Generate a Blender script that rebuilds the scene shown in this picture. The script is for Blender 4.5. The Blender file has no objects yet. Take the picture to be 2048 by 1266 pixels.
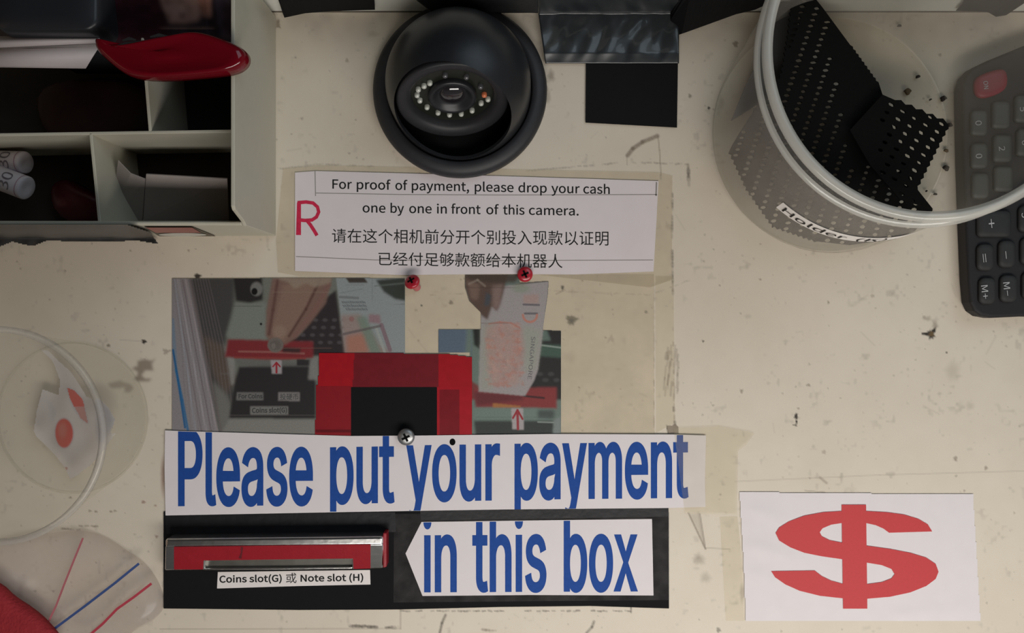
import bpy, bmesh, math, os, random
import numpy as np
from mathutils import Vector, Matrix, noise as mnoise, geometry as mgeo
random.seed(7)
rng = np.random.default_rng(7)
SC = bpy.context.scene
COL = SC.collection
K = 0.00025            # metres per photograph pixel on the counter top
H = 0.45               # height of the camera above the counter top
CX, CY = 1024.0, 633.0

# ------------------------------------------------------------------ camera
cam = bpy.data.cameras.new('camera')
cam.sensor_fit = 'HORIZONTAL'; cam.sensor_width = 36.0
cam.lens = 36.0 * H / (2048 * K)
cam.clip_start = 0.01; cam.clip_end = 20
camo = bpy.data.objects.new('camera', cam); COL.objects.link(camo)
camo.location = (0, 0, H)
SC.camera = camo
# ------------------------------------------------------------------ light
SC.view_settings.view_transform = 'Standard'
SC.view_settings.look = 'None'
SC.view_settings.gamma = 1.0
SC.view_settings.use_curve_mapping = False
SC.view_settings.exposure = 0.0
wd = bpy.data.worlds.new('world'); SC.world = wd; wd.use_nodes = True
# dim room: most of its light comes in low from the sides and the front, little from overhead
wn = wd.node_tree; bg = wn.nodes['Background']; bg.inputs[1].default_value = 0.115
tcw = wn.nodes.new('ShaderNodeTexCoord'); sx = wn.nodes.new('ShaderNodeSeparateXYZ'); wn.links.new(tcw.outputs['Generated'], sx.inputs[0])
rmp = wn.nodes.new('ShaderNodeValToRGB'); wn.links.new(sx.outputs['Z'], rmp.inputs[0])
er = rmp.color_ramp.elements
er[0].position = 0.0; er[0].color = (.55, .53, .50, 1); er[1].position = 1.0; er[1].color = (.035, .036, .04, 1)
for p_, c_ in ((.30, (.50, .49, .47, 1)), (.62, (.10, .10, .105, 1))):
    e_ = er.new(p_); e_.color = c_
dt = wn.nodes.new('ShaderNodeVectorMath'); dt.operation = 'DOT_PRODUCT'; dt.inputs[1].default_value = (.45, -.75, 0)
wn.links.new(tcw.outputs['Generated'], dt.inputs[0])
mr = wn.nodes.new('ShaderNodeMapRange'); mr.inputs[1].default_value = -.9; mr.inputs[2].default_value = .9; mr.inputs[3].default_value = .25; mr.inputs[4].default_value = 1.5
wn.links.new(dt.outputs['Value'], mr.inputs[0])
ms = wn.nodes.new('ShaderNodeVectorMath'); ms.operation = 'SCALE'; wn.links.new(rmp.outputs[0], ms.inputs[0]); wn.links.new(mr.outputs[0], ms.inputs['Scale'])
wn.links.new(ms.outputs[0], bg.inputs[0])

def area(name, loc, target, size, power, color, sy=None):
    l = bpy.data.lights.new(name, 'AREA'); l.energy = power; l.color = color
    l.shape = 'RECTANGLE'; l.size = size; l.size_y = sy or size
    o = bpy.data.objects.new(name, l); COL.objects.link(o); o.location = loc
    o.rotation_euler = (Vector(target) - Vector(loc)).to_track_quat('-Z', 'Y').to_euler()
    return o
area('daylight_front', (0.17, -0.31, 0.40), (0.17, -0.06, 0), 0.60, 2.25, (1.0, 0.955, 0.90), 0.14)
area('warm_fill_light', (-0.75, -0.10, 0.45), (-0.15, 0.0, 0), 0.35, 0.16, (1.0, 0.62, 0.38))  # weak warm fill, added to tint the left side
area('window_behind', (0.75, 0.70, 1.20), (0.05, 0.13, 0), 1.0, 4.6, (0.72, 0.88, 1.0))

# ------------------------------------------------------------------ helpers
def lin(c):
    c = np.asarray(c, float) / 255.0
    return np.where(c <= 0.04045, c / 12.92, ((c + 0.055) / 1.055) ** 2.4)

def W(px, py, z=0.0):
    """pixel of the photograph on the level z -> world point"""
    s = (H - z) / H
    return Vector(((px - CX) * K * s, (CY - py) * K * s, z))

def nodes_of(name):
    m = bpy.data.materials.new(name); m.use_nodes = True
    nt = m.node_tree
    return m, nt, nt.nodes['Principled BSDF']

def pm(name, color, rough=0.6, spec=0.4, metal=0.0, var=0.08, scale=300.0, bump=0.0, bscale=900.0, coat=0.0, srgb=False):
    """plain procedural material: noise-varied colour, optional bump"""
    m, nt, b = nodes_of(name)
    if srgb: color = tuple(lin(color))
    tc = nt.nodes.new('ShaderNodeTexCoord')
    n = nt.nodes.new('ShaderNodeTexNoise'); n.inputs['Scale'].default_value = scale; n.inputs['Detail'].default_value = 4
    nt.links.new(tc.outputs['Object'], n.inputs['Vector'])
    r = nt.nodes.new('ShaderNodeMapRange'); r.inputs[3].default_value = 1 - var; r.inputs[4].default_value = 1 + var
    nt.links.new(n.outputs['Fac'], r.inputs[0])
    mx = nt.nodes.new('ShaderNodeVectorMath'); mx.operation = 'SCALE'; mx.inputs[0].default_value = color[:3]
    nt.links.new(r.outputs[0], mx.inputs['Scale'])
    nt.links.new(mx.outputs[0], b.inputs['Base Color'])
    b.inputs['Roughness'].default_value = rough; b.inputs['Metallic'].default_value = metal
    b.inputs['Specular IOR Level'].default_value = spec; b.inputs['Coat Weight'].default_value = coat
    if bump:
        n2 = nt.nodes.new('ShaderNodeTexNoise'); n2.inputs['Scale'].default_value = bscale; n2.inputs['Detail'].default_value = 3
        nt.links.new(tc.outputs['Object'], n2.inputs['Vector'])
        bp = nt.nodes.new('ShaderNodeBump'); bp.inputs['Strength'].default_value = bump; bp.inputs['Distance'].default_value = 0.001
        nt.links.new(n2.outputs['Fac'], bp.inputs['Height']); nt.links.new(bp.outputs[0], b.inputs['Normal'])
    return m

def painted(name, rough=0.6, spec=0.3, bump=0.0, bscale=500.0, grain=0.05, gscale=1500.0, coat=0.0):
    """material of a printed or stained surface: colours live in the mesh"""
    m, nt, b = nodes_of(name)
    a = nt.nodes.new('ShaderNodeAttribute'); a.attribute_name = 'Col'
    tc = nt.nodes.new('ShaderNodeTexCoord')
    n = nt.nodes.new('ShaderNodeTexNoise'); n.inputs['Scale'].default_value = gscale; n.inputs['Detail'].default_value = 3
    nt.links.new(tc.outputs['Object'], n.inputs['Vector'])
    r = nt.nodes.new('ShaderNodeMapRange'); r.inputs[3].default_value = 1 - grain; r.inputs[4].default_value = 1 + grain
    nt.links.new(n.outputs['Fac'], r.inputs[0])
    mx = nt.nodes.new('ShaderNodeVectorMath'); mx.operation = 'SCALE'
    nt.links.new(a.outputs['Color'], mx.inputs[0]); nt.links.new(r.outputs[0], mx.inputs['Scale'])
    nt.links.new(mx.outputs[0], b.inputs['Base Color'])
    b.inputs['Roughness'].default_value = rough; b.inputs['Specular IOR Level'].default_value = spec
    b.inputs['Coat Weight'].default_value = coat
    if bump:
        n2 = nt.nodes.new('ShaderNodeTexNoise'); n2.inputs['Scale'].default_value = bscale
        nt.links.new(tc.outputs['Object'], n2.inputs['Vector'])
        bp = nt.nodes.new('ShaderNodeBump'); bp.inputs['Strength'].default_value = bump; bp.inputs['Distance'].default_value = 0.001
        nt.links.new(n2.outputs['Fac'], bp.inputs['Height']); nt.links.new(bp.outputs[0], b.inputs['Normal'])
    return m

def clear(name, tint, body, fac, rough=0.15, spec=0.5, bump=0.0, bscale=60.0, var=0.0):
    """see-through plastic: part of the light passes, part is scattered by its body"""
    m, nt, b = nodes_of(name)
    out = nt.nodes['Material Output']
    t = nt.nodes.new('ShaderNodeBsdfTransparent'); t.inputs[0].default_value = (*tint, 1)
    mix = nt.nodes.new('ShaderNodeMixShader'); mix.inputs[0].default_value = fac
    nt.links.new(t.outputs[0], mix.inputs[1]); nt.links.new(b.outputs[0], mix.inputs[2])
    nt.links.new(mix.outputs[0], out.inputs['Surface'])
    b.inputs['Base Color'].default_value = (*body, 1); b.inputs['Roughness'].default_value = rough
    b.inputs['Specular IOR Level'].default_value = spec
    tc = nt.nodes.new('ShaderNodeTexCoord')
    n = nt.nodes.new('ShaderNodeTexNoise'); n.inputs['Scale'].default_value = bscale; n.inputs['Detail'].default_value = 3
    nt.links.new(tc.outputs['Object'], n.inputs['Vector'])
    r = nt.nodes.new('ShaderNodeMapRange'); r.inputs[3].default_value = max(0, fac - var); r.inputs[4].default_value = min(1, fac + var)
    nt.links.new(n.outputs['Fac'], r.inputs[0]); nt.links.new(r.outputs[0], mix.inputs[0])
    if bump:
        bp = nt.nodes.new('ShaderNodeBump'); bp.inputs['Strength'].default_value = bump; bp.inputs['Distance'].default_value = 0.002
        nt.links.new(n.outputs['Fac'], bp.inputs['Height']); nt.links.new(bp.outputs[0], b.inputs['Normal'])
    return m

def link(o, parent=None, label=None, cat=None, group=None, kind=None):
    COL.objects.link(o)
    if parent is not None: o.parent = parent
    if label: o['label'] = label
    if cat: o['category'] = cat
    if group: o['group'] = group
    if kind: o['kind'] = kind
    return o

def empty(name, loc, label, cat, group=None):
    o = bpy.data.objects.new(name, None); o.location = loc; o.empty_display_size = 0.01
    return link(o, None, label, cat, group)

def mesh(name, verts, faces, mat, parent=None, smooth=False, cols=None, **tags):
    """one mesh object from world-space points; its origin goes to the middle of its base"""
    V = np.asarray([tuple(v) for v in verts], float) if not isinstance(verts, np.ndarray) else verts
    base = np.array([(V[:, 0].min() + V[:, 0].max()) / 2, (V[:, 1].min() + V[:, 1].max()) / 2, V[:, 2].min()])
    me = bpy.data.meshes.new(name)
    if isinstance(faces, np.ndarray):
        n, k = faces.shape
        me.vertices.add(len(V)); me.vertices.foreach_set('co', (V - base).astype(np.float32).ravel())
        me.loops.add(n * k); me.loops.foreach_set('vertex_index', faces.astype(np.int32).ravel())
        me.polygons.add(n); me.polygons.foreach_set('loop_start', (np.arange(n) * k).astype(np.int32))
        me.update(calc_edges=True)
    else:
        me.from_pydata([tuple(v - base) for v in V], [], faces); me.update()
    if cols is not None:
        at = me.color_attributes.new('Col', 'FLOAT_COLOR', 'POINT')
        c4 = np.ones((len(V), 4), np.float32); c4[:, :3] = cols
        at.data.foreach_set('color', c4.ravel())
    for m in (mat if isinstance(mat, (list, tuple)) else [mat]): me.materials.append(m)
    if smooth: me.polygons.foreach_set('use_smooth', [True] * len(me.polygons))
    o = bpy.data.objects.new(name, me)
    pl = Vector((0, 0, 0)); p = parent
    while p is not None: pl += p.location; p = p.parent
    o.location = Vector(base) - pl
    return link(o, parent, **tags)

def fix_normals(o):
    bm = bmesh.new(); bm.from_mesh(o.data); bmesh.ops.recalc_face_normals(bm, faces=bm.faces); bm.to_mesh(o.data); bm.free()
    return o

def bevel(o, w, seg=3, angle=0.6):
    b = o.modifiers.new('bevel', 'BEVEL'); b.width = w; b.segments = seg; b.limit_method = 'ANGLE'; b.angle_limit = angle
    return o

def prism(name, pts, z0, z1, mat, parent=None, bev=0, seg=3, **tags):
    """outline in pixels (as seen on its top) extruded between two levels, walls upright"""
    zf = z1 if callable(z1) else (lambda y: z1)
    z0f = z0 if callable(z0) else (lambda y: z0)
    top = [W(x, y, zf(y)) for x, y in pts]
    n = len(top)
    V = top + [Vector((p.x, p.y, z0f(y))) for p, (x, y) in zip(top, pts)]
    F = [list(range(n)), list(range(2 * n - 1, n - 1, -1))] + [[i, i + n, (i + 1) % n + n, (i + 1) % n] for i in range(n)]
    o = fix_normals(mesh(name, V, F, mat, parent, **tags))
    if bev: bevel(o, bev, seg)
    return o

def sheet(name, pts, z, mat, parent=None, t=0.00015, **tags):
    return prism(name, pts, (lambda y: z(y) - t) if callable(z) else z - t, z, mat, parent, **tags)

def box(name, x0, x1, y0, y1, z0, z1, mat, parent=None, bev=0, **tags):
    V = [(x, y, z) for z in (z0, z1) for y in (y0, y1) for x in (x0, x1)]
    F = [[0, 2, 3, 1], [4, 5, 7, 6], [0, 1, 5, 4], [2, 6, 7, 3], [0, 4, 6, 2], [1, 3, 7, 5]]
    o = mesh(name, V, F, mat, parent, **tags)
    if bev: bevel(o, bev)
    return o

def resample(pts, step):
    out = []
    n = len(pts)
    for i in range(n):
        a = np.array(pts[i], float); b = np.array(pts[(i + 1) % n], float)
        m = max(1, int(np.linalg.norm(b - a) / step))
        out += [tuple(a + (b - a) * k / m) for k in range(m)]
    return out

def smooth_closed(pts, it=2):
    for _ in range(it):
        q = []
        for i in range(len(pts)):
            a = np.array(pts[i], float); b = np.array(pts[(i + 1) % len(pts)], float)
            q += [tuple(a * .75 + b * .25), tuple(a * .25 + b * .75)]
        pts = q
    return pts

def rrect(x0, y0, x1, y1, r, n=5):
    out = []
    for cx, cy, a0 in ((x1 - r, y0 + r, -90), (x1 - r, y1 - r, 0), (x0 + r, y1 - r, 90), (x0 + r, y0 + r, 180)):
        for k in range(n + 1):
            a = math.radians(a0 + 90 * k / n); out.append((cx + r * math.cos(a), cy + r * math.sin(a)))
    return out

def pillow(name, pts, z0, h, mat, parent=None, prof=((1, 0), (.985, .35), (.94, .65), (.85, .85), (.65, .97), (.3, 1)), wob=0.0, ws=60, zr=None, **tags):
    """soft body on an outline: rings shrink to the middle while they rise; closed below"""
    zm = z0 + h * 0.5 if zr is None else zr
    c = np.mean(np.array(pts), axis=0)
    V, F, n = [], [], len(pts)
    for s, t in prof:
        for x, y in pts:
            p = W(c[0] + (x - c[0]) * s, c[1] + (y - c[1]) * s, zm)
            z = z0 + h * t
            if wob and t > 0: z += wob * mnoise.noise(Vector((p.x * ws, p.y * ws, z0 * 40)))
            V.append(Vector((p.x, p.y, z)))
    for r in range(len(prof) - 1):
        for i in range(n):
            j = (i + 1) % n
            F.append([r * n + i, r * n + j, (r + 1) * n + j, (r + 1) * n + i])
    p = W(c[0], c[1], zm); V.append(Vector((p.x, p.y, z0 + h + (wob * mnoise.noise(Vector((p.x * ws, p.y * ws, z0 * 40))) if wob else 0))))
    k = (len(prof) - 1) * n
    F += [[k + i, k + (i + 1) % n, len(V) - 1] for i in range(n)]
    F.append(list(range(n)))
    return fix_normals(mesh(name, V, F, mat, parent, smooth=True, **tags))

def lathe(name, prof, mat, parent=None, seg=96, cen=lambda z: (0, 0), keep=None, frame=None, smooth=True, a0=0, a1=360, **tags):
    """prof: (radius, height) rings; cen: middle of the ring at a height; frame: own axis"""
    full = abs(a1 - a0 - 360) < 1e-6
    na = seg if full else seg + 1
    V, F = [], []
    for r, z in prof:
        cx, cy = cen(z)
        for i in range(na):
            a = math.radians(a0 + (a1 - a0) * i / seg)
            p = Vector((cx + r * math.cos(a), cy + r * math.sin(a), z))
            V.append(frame @ p if frame else p)
    for k in range(len(prof) - 1):
        for i in range(seg):
            j = (i + 1) % na
            f = [k * na + i, k * na + j, (k + 1) * na + j, (k + 1) * na + i]
            if keep and not keep(sum((V[q] for q in f), Vector()) / 4): continue
            F.append(f)
    used = sorted({q for f in F for q in f}); ix = {q: i for i, q in enumerate(used)}
    return mesh(name, [V[q] for q in used], [[ix[q] for q in f] for f in F], mat, parent, smooth=smooth, **tags)

def ribbon(name, pts, w, z, mat, parent=None, t=0.00008, **tags):
    """flat stroke of width w (pixels) along a pixel path"""
    P = [np.array(p, float) for p in pts]; L, R = [], []
    for i in range(len(P)):
        d = P[min(i + 1, len(P) - 1)] - P[max(i - 1, 0)]; d /= np.linalg.norm(d) + 1e-9
        n = np.array([-d[1], d[0]]) * (w[i] if isinstance(w, (list, tuple)) else w) / 2
        L.append(P[i] + n); R.append(P[i] - n)
    zz = (lambda i: z[i]) if isinstance(z, (list, tuple)) else (lambda i: z)
    V = [W(*p, zz(i)) for i, p in enumerate(L)] + [W(*p, zz(i)) for i, p in enumerate(R)]
    n = len(P)
    F = [[i, i + 1, n + i + 1, n + i] for i in range(n - 1)]
    return mesh(name, V, F, mat, parent, **tags)

# ------------------------------------------------------------------ lettering
def load_font(fn):
    try: return bpy.data.fonts.load(os.path.join(bpy.utils.resource_path('LOCAL'), 'datafiles', 'fonts', fn))
    except Exception: return None
F_BIG = load_font('Inter.woff2'); F_SANS = F_CJK = load_font('Noto Sans CJK Regular.woff2')

def contours(text, font):
    """outlines of a text in em units"""
    cu = bpy.data.curves.new('t', 'FONT'); cu.body = text; cu.size = 1.0
    if font: cu.font = font
    o = bpy.data.objects.new('t', cu); COL.objects.link(o)
    cc = o.to_curve(bpy.context.evaluated_depsgraph_get())
    L = []
    for sp in cc.splines:
        pts = []
        if sp.type == 'BEZIER':
            bp = sp.bezier_points
            for i in range(len(bp)):
                a, b = bp[i], bp[(i + 1) % len(bp)]
                p0, p1, p2, p3 = (np.array(v[:2]) for v in (a.co, a.handle_right, b.handle_left, b.co))
                chord = np.linalg.norm(p3 - p0); ctrl = np.linalg.norm(p1 - p0) + np.linalg.norm(p2 - p1) + np.linalg.norm(p3 - p2)
                n = 1 if ctrl - chord < 1e-4 else 7
                for k in range(n):
                    t = k / n; pts.append((1 - t) ** 3 * p0 + 3 * (1 - t) ** 2 * t * p1 + 3 * (1 - t) * t * t * p2 + t ** 3 * p3)
        else: pts = [np.array(p.co[:2]) for p in sp.points]
        q = [pts[0]]
        for p in pts[1:]:
            if np.linalg.norm(p - q[-1]) > 1e-4: q.append(p)
        if np.linalg.norm(q[0] - q[-1]) < 1e-4: q.pop()
        if len(q) > 2: L.append(np.array(q))
    o.to_curve_clear(); bpy.data.objects.remove(o); bpy.data.curves.remove(cu)
    return L

def grow(p, ox, oy):
    """move an outline (body on its left) outwards by ox, oy, mitred"""
    if not ox and not oy: return p
    d = np.roll(p, -1, 0) - p; d = d / (np.linalg.norm(d, axis=1)[:, None] + 1e-12)
    n1 = np.stack([d[:, 1], -d[:, 0]], 1); n0 = np.roll(n1, 1, 0)
    m = n0 + n1; m = m / np.maximum((m * m).sum(1)[:, None] / 2, .5)
    return p + m * np.array([ox, oy])

def fill_nonzero(loops):
    """triangles inside the outlines, whatever crosses or overlaps"""
    P, E = [], []
    for lp in loops:
        b = len(P); P += [Vector((float(x), float(y))) for x, y in lp]; E += [(b + i, b + (i + 1) % len(lp)) for i in range(len(lp))]
    V, _, F, _, _, _ = mgeo.delaunay_2d_cdt(P, E, [], 0, 1e-7)
    V = np.array([tuple(v) for v in V]); T = np.array([f for f in F if len(f) == 3])
    c = V[T].mean(1); w = np.zeros(len(T), int)
    for lp in loops:
        m = (c[:, 0] >= lp[:, 0].min()) & (c[:, 0] <= lp[:, 0].max()) & (c[:, 1] >= lp[:, 1].min()) & (c[:, 1] <= lp[:, 1].max())
        q = c[m]
        if not len(q): continue
        a = lp; b = np.roll(lp, -1, 0)
        up = (a[None, :, 1] <= q[:, None, 1]) & (b[None, :, 1] > q[:, None, 1]); dn = (a[None, :, 1] > q[:, None, 1]) & (b[None, :, 1] <= q[:, None, 1])
        side = (b[None, :, 0] - a[None, :, 0]) * (q[:, None, 1] - a[None, :, 1]) - (q[:, None, 0] - a[None, :, 0]) * (b[None, :, 1] - a[None, :, 1])
        w[m] += (up & (side > 0)).sum(1) - (dn & (side < 0)).sum(1)
    return V, [list(t) for t in T[w != 0]]

def glyphs(text, font, bold=(0, 0), mapping=None):
    """filled text; mapping turns em points into the target plane before the outline is thickened"""
    L = contours(text, font); f = mapping(np.concatenate(L)) if mapping else (lambda p: p)
    L = [f(p) for p in L]
    if sum(float(np.sum(p[:, 0] * np.roll(p[:, 1], -1) - np.roll(p[:, 0], -1) * p[:, 1])) for p in L) < 0: L = [p[::-1] for p in L]
    return fill_nonzero([grow(p, *bold) for p in L])
_cap = {}
def cap_of(font):
    k = font.name if font else ''
    if k not in _cap:
        V, _ = glyphs('H', font); _cap[k] = V[:, 1].max() - V[:, 1].min()
    return _cap[k]

def word(text, font, x0, x1, yb0, yb1, cap, bold=(0, 0), inkbox=None, clips=(), rot=None):
    """text whose ink runs from x0 to x1 on the base line yb0..yb1; returns pixel points and faces"""
    bx, by = bold
    def mapping(allp):
        x_lo, x_hi = allp[:, 0].min(), allp[:, 0].max(); y_lo, y_hi = allp[:, 1].min(), allp[:, 1].max()
        def f(p):
            u = (p[:, 0] - x_lo) / (x_hi - x_lo); X = x0 + bx + (x1 - x0 - 2 * bx) * u
            if inkbox:                           # ink fills top..bottom: (left top, left bottom, right top, right bottom)
                v = (p[:, 1] - y_lo) / (y_hi - y_lo); lt, lb, rt, rb = inkbox
                Y = (lb + (lt - lb) * v) * (1 - u) + (rb + (rt - rb) * v) * u
            else: Y = yb0 + (yb1 - yb0) * u - by - p[:, 1] * (cap - 2 * by) / cap_of(font)
            return np.stack([X, Y], 1)
        return f
    V, F = glyphs(text, font, bold, mapping)
    X, Y = V[:, 0], V[:, 1]
    if rot:                                      # turned about the point (cx, cy) by an angle
        cx, cy, a = rot; a = math.radians(a); dx, dy = X - cx, Y - cy
        X, Y = cx + dx * math.cos(a) - dy * math.sin(a), cy + dx * math.sin(a) + dy * math.cos(a)
    if clips:
        bm = bmesh.new(); vs = [bm.verts.new((x, y, 0)) for x, y in zip(X, Y)]
        for f in F:
            try: bm.faces.new([vs[i] for i in f])
            except ValueError: pass
        for (ax, ay), (bx, by), side in clips:   # side +1 keeps what lies below the line a-b
            nrm = Vector((-(by - ay), bx - ax, 0)) * side
            bmesh.ops.bisect_plane(bm, geom=bm.verts[:] + bm.edges[:] + bm.faces[:], plane_co=(ax, ay, 0), plane_no=nrm, clear_inner=True)
        bm.verts.index_update()
        P = [(v.co.x, v.co.y) for v in bm.verts]; F = [[v.index for v in f.verts] for f in bm.faces]; bm.free()
        return P, F
    return list(zip(X, Y)), F

def letters(name, words, z, mat, parent, **tags):
    V, F = [], []
    for P, f in words:
        b = len(V); V += [W(x, y, z) for x, y in P]; F += [[i + b for i in q] for q in f]
    return mesh(name, V, F, mat, parent, **tags)

# ------------------------------------------------------------------ painting printed / stained surfaces
class Canvas:
    def __init__(s, x0, y0, x1, y1, step):
        s.xs = np.arange(x0, x1 + step * .5, step); s.ys = np.arange(y0, y1 + step * .5, step)
        s.X, s.Y = np.meshgrid(s.xs, s.ys); s.step = step
        s.C = np.zeros((len(s.ys), len(s.xs), 3))
    def win(s, x0, y0, x1, y1):
        i0 = max(0, np.searchsorted(s.xs, x0)); i1 = min(len(s.xs), np.searchsorted(s.xs, x1))
        j0 = max(0, np.searchsorted(s.ys, y0)); j1 = min(len(s.ys), np.searchsorted(s.ys, y1))
        return slice(j0, j1), slice(i0, i1)
    def put(s, w, m, c, a):
        if m.size: s.C[w] += (np.asarray(c, float) - s.C[w]) * (m * a)[..., None]
    def inside(s, pts, w):
        X, Y = s.X[w], s.Y[w]; r = np.zeros(X.shape, bool); n = len(pts)
        for i in range(n):
            (xa, ya), (xb, yb) = pts[i], pts[(i + 1) % n]
            if ya == yb: continue
            r ^= ((ya > Y) != (yb > Y)) & (X < (xb - xa) * (Y - ya) / (yb - ya) + xa)
        return r
    def poly(s, pts, c, a=1.0, blur=1.0):
        P = np.array(pts, float); b = blur * 3 + 2
        w = s.win(P[:, 0].min() - b, P[:, 1].min() - b, P[:, 0].max() + b, P[:, 1].max() + b)
        m = s.inside(pts, w).astype(float)
        k = int(round(blur / s.step))
        if k >= 1 and m.size:
            for ax in (0, 1):
                for _ in range(2):
                    q = np.zeros_like(m)
                    for d in range(-k, k + 1): q += np.roll(m, d, ax)
                    m = q / (2 * k + 1)
        s.put(w, m, c, a)
    def line(s, pts, wd, c, a=1.0, soft=1.0, ragged=0.0):
        for (xa, ya), (xb, yb) in zip(pts[:-1], pts[1:]):
            b = wd + soft * 2 + 2
            w = s.win(min(xa, xb) - b, min(ya, yb) - b, max(xa, xb) + b, max(ya, yb) + b)
            X, Y = s.X[w], s.Y[w]
            if not X.size: continue
            L2 = (xb - xa) ** 2 + (yb - ya) ** 2 + 1e-9
            t = np.clip(((X - xa) * (xb - xa) + (Y - ya) * (yb - ya)) / L2, 0, 1)
            d = np.hypot(X - xa - t * (xb - xa), Y - ya - t * (yb - ya))
            m = np.clip((wd / 2 - d) / soft + .5, 0, 1)
            if ragged: m *= np.clip(1 - ragged + ragged * 2 * rng.random(m.shape), 0, 1)
            s.put(w, m, c, a)
    def blob(s, cx, cy, rx, ry, c, a=1.0, soft=.35, ragged=0.0):
        w = s.win(cx - rx * 2, cy - ry * 2, cx + rx * 2, cy + ry * 2)
        X, Y = s.X[w], s.Y[w]
        if not X.size: return
        an = np.arctan2(Y - cy, X - cx)
        d = np.hypot((X - cx) / rx, (Y - cy) / ry)
        if ragged: d *= 1 + ragged * (np.sin(an * 3 + cx) * .5 + np.sin(an * 5 + cy) * .35 + np.sin(an * 9 + cx * cy) * .25)
        s.put(w, np.clip((1 - d) / soft + .5, 0, 1), c, a)
    def noise(s, cell):
        gx = int((s.xs[-1] - s.xs[0]) / cell) + 3; gy = int((s.ys[-1] - s.ys[0]) / cell) + 3
        g = rng.random((gy, gx)); fx = (s.xs - s.xs[0]) / cell; fy = (s.ys - s.ys[0]) / cell
        ix = fx.astype(int); iy = fy.astype(int); tx = fx - ix; ty = fy - iy
        tx = tx * tx * (3 - 2 * tx); ty = (ty * ty * (3 - 2 * ty))[:, None]
        a = g[iy][:, ix] * (1 - tx) + g[iy][:, ix + 1] * tx; b = g[iy + 1][:, ix] * (1 - tx) + g[iy + 1][:, ix + 1] * tx
        return a * (1 - ty) + b * ty
    def build(s, name, z, mat, parent=None, mask=None, zf=None, **tags):
        ny, nx = s.X.shape
        sc = (H - z) / H
        V = np.stack([(s.X - CX) * K * sc, (CY - s.Y) * K * sc, np.full(s.X.shape, z)], -1)
        if zf is not None: V[..., 2] += zf
        V = V.reshape(-1, 3)
        I = np.arange(ny * nx).reshape(ny, nx)
        F = np.stack([I[:-1, :-1], I[1:, :-1], I[1:, 1:], I[:-1, 1:]], -1)
        cols = np.clip(s.C, 0, 1).reshape(-1, 3)
        if mask is not None:
            mk = s.inside(mask, (slice(0, ny), slice(0, nx))); F = F[mk[:-1, :-1] & mk[1:, 1:]]
        F = F.reshape(-1, 4)
        if mask is not None:
            used = np.unique(F); re = np.zeros(len(V), int); re[used] = np.arange(len(used))
            V = V[used]; cols = cols[used]; F = re[F]
        return mesh(name, V, F, mat, parent, cols=cols, smooth=zf is not None, **tags)

# ------------------------------------------------------------------ materials
INK_BLACK = pm('black_ink', (.018, .017, .017), .7, spec=.12)
INK_BLUE = pm('blue_ink', (.016, .068, .30), .6, spec=.12, var=.15, scale=500)
INK_RED = pm('red_ink', (.54, .040, .045), .6, var=.08, scale=700)
PAPER = pm('white_paper', (.74, .685, .69), .6, spec=.2, var=.035, scale=120, bump=.12, bscale=45)
PAPER_THIN = pm('laminated_paper', (.74, .67, .68), .4, var=.04, scale=100, bump=.1, bscale=40)
CREAM = pm('cream_plastic', (.50, .475, .385), .42, var=.04, scale=150)
BLACK_TAPE = pm('black_tape', (.012, .012, .014), .42, spec=.25, var=.3, scale=200, bump=.25, bscale=150)
BLACK_CARD = pm('black_card', (.009, .009, .010), .8, spec=.12)
BLACK_GLOSS = pm('black_crumpled_plastic', (.016, .020, .024), .36, spec=1.0, bump=.12, bscale=90, coat=.4)
BLACK_DOME = pm('black_plastic_dome', (.016, .017, .020), .38, spec=.45, var=.2)
BLACK_MATTE = pm('black_moulded_plastic', (.022, .022, .025), .5, spec=.4, var=.2, scale=400)
VOID = pm('dark_recess', (.004, .004, .004), .8, spec=.1)
CHROME = pm('chrome', (.86, .85, .83), .26, metal=1.0, var=.05, bump=.08, bscale=250)
STEEL = pm('dull_screw_steel', (.32, .32, .32), .38, metal=.8, var=.3, scale=2500)
RED_SCREW = pm('red_screw_paint', (.42, .015, .03), .28, spec=.5, var=.2, scale=2500, coat=.3)
RED_TAPE = pm('red_tape', (.30, .013, .022), .35, var=.12, scale=300, bump=.08)
TAPE_CLEAR = clear('clear_tape', (.99, .985, .965), (.66, .60, .50), .05, rough=.2, bump=.35, bscale=55, var=.06)
TAPE_YELLOW = clear('yellowed_plastic_film', (.995, .985, .962), (.66, .60, .49), .11, rough=.25, bump=.25, bscale=40, var=.15)
JAR = clear('hazy_clear_plastic', (.97, .97, .95), (.50, .465, .42), .37, rough=.16, spec=.5, var=.05)
JAR_BASE = clear('clear_plastic_base', (.98, .98, .96), (.45, .43, .38), .10, rough=.12, spec=.5, var=.03)
JAR_RIM = clear('clear_plastic_rim', (.96, .96, .95), (.70, .68, .62), .50, rough=.10, spec=.7, var=.1, bscale=30)
TUB = clear('thin_clear_tub_plastic', (.985, .985, .97), (.55, .52, .48), .09, rough=.12, spec=.5, var=.04)
TUB_RIM = clear('tub_rim_plastic', (.98, .98, .97), (.62, .58, .53), .32, rough=.12, spec=.6, var=.08)
BAG = clear('bag_film', (.985, .975, .965), (.72, .65, .64), .13, rough=.18, spec=.6, bump=.4, bscale=35, var=.14)

# ================================================================== THE SETTING
WALLY = (CY - 22) * K
wall = box('wall_back', -0.325, 0.312, WALLY, WALLY + 0.012, -0.02, 0.05, pm('pale_painted_board', (.76, .76, .70), .4, var=.05, scale=40), kind='structure')

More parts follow.
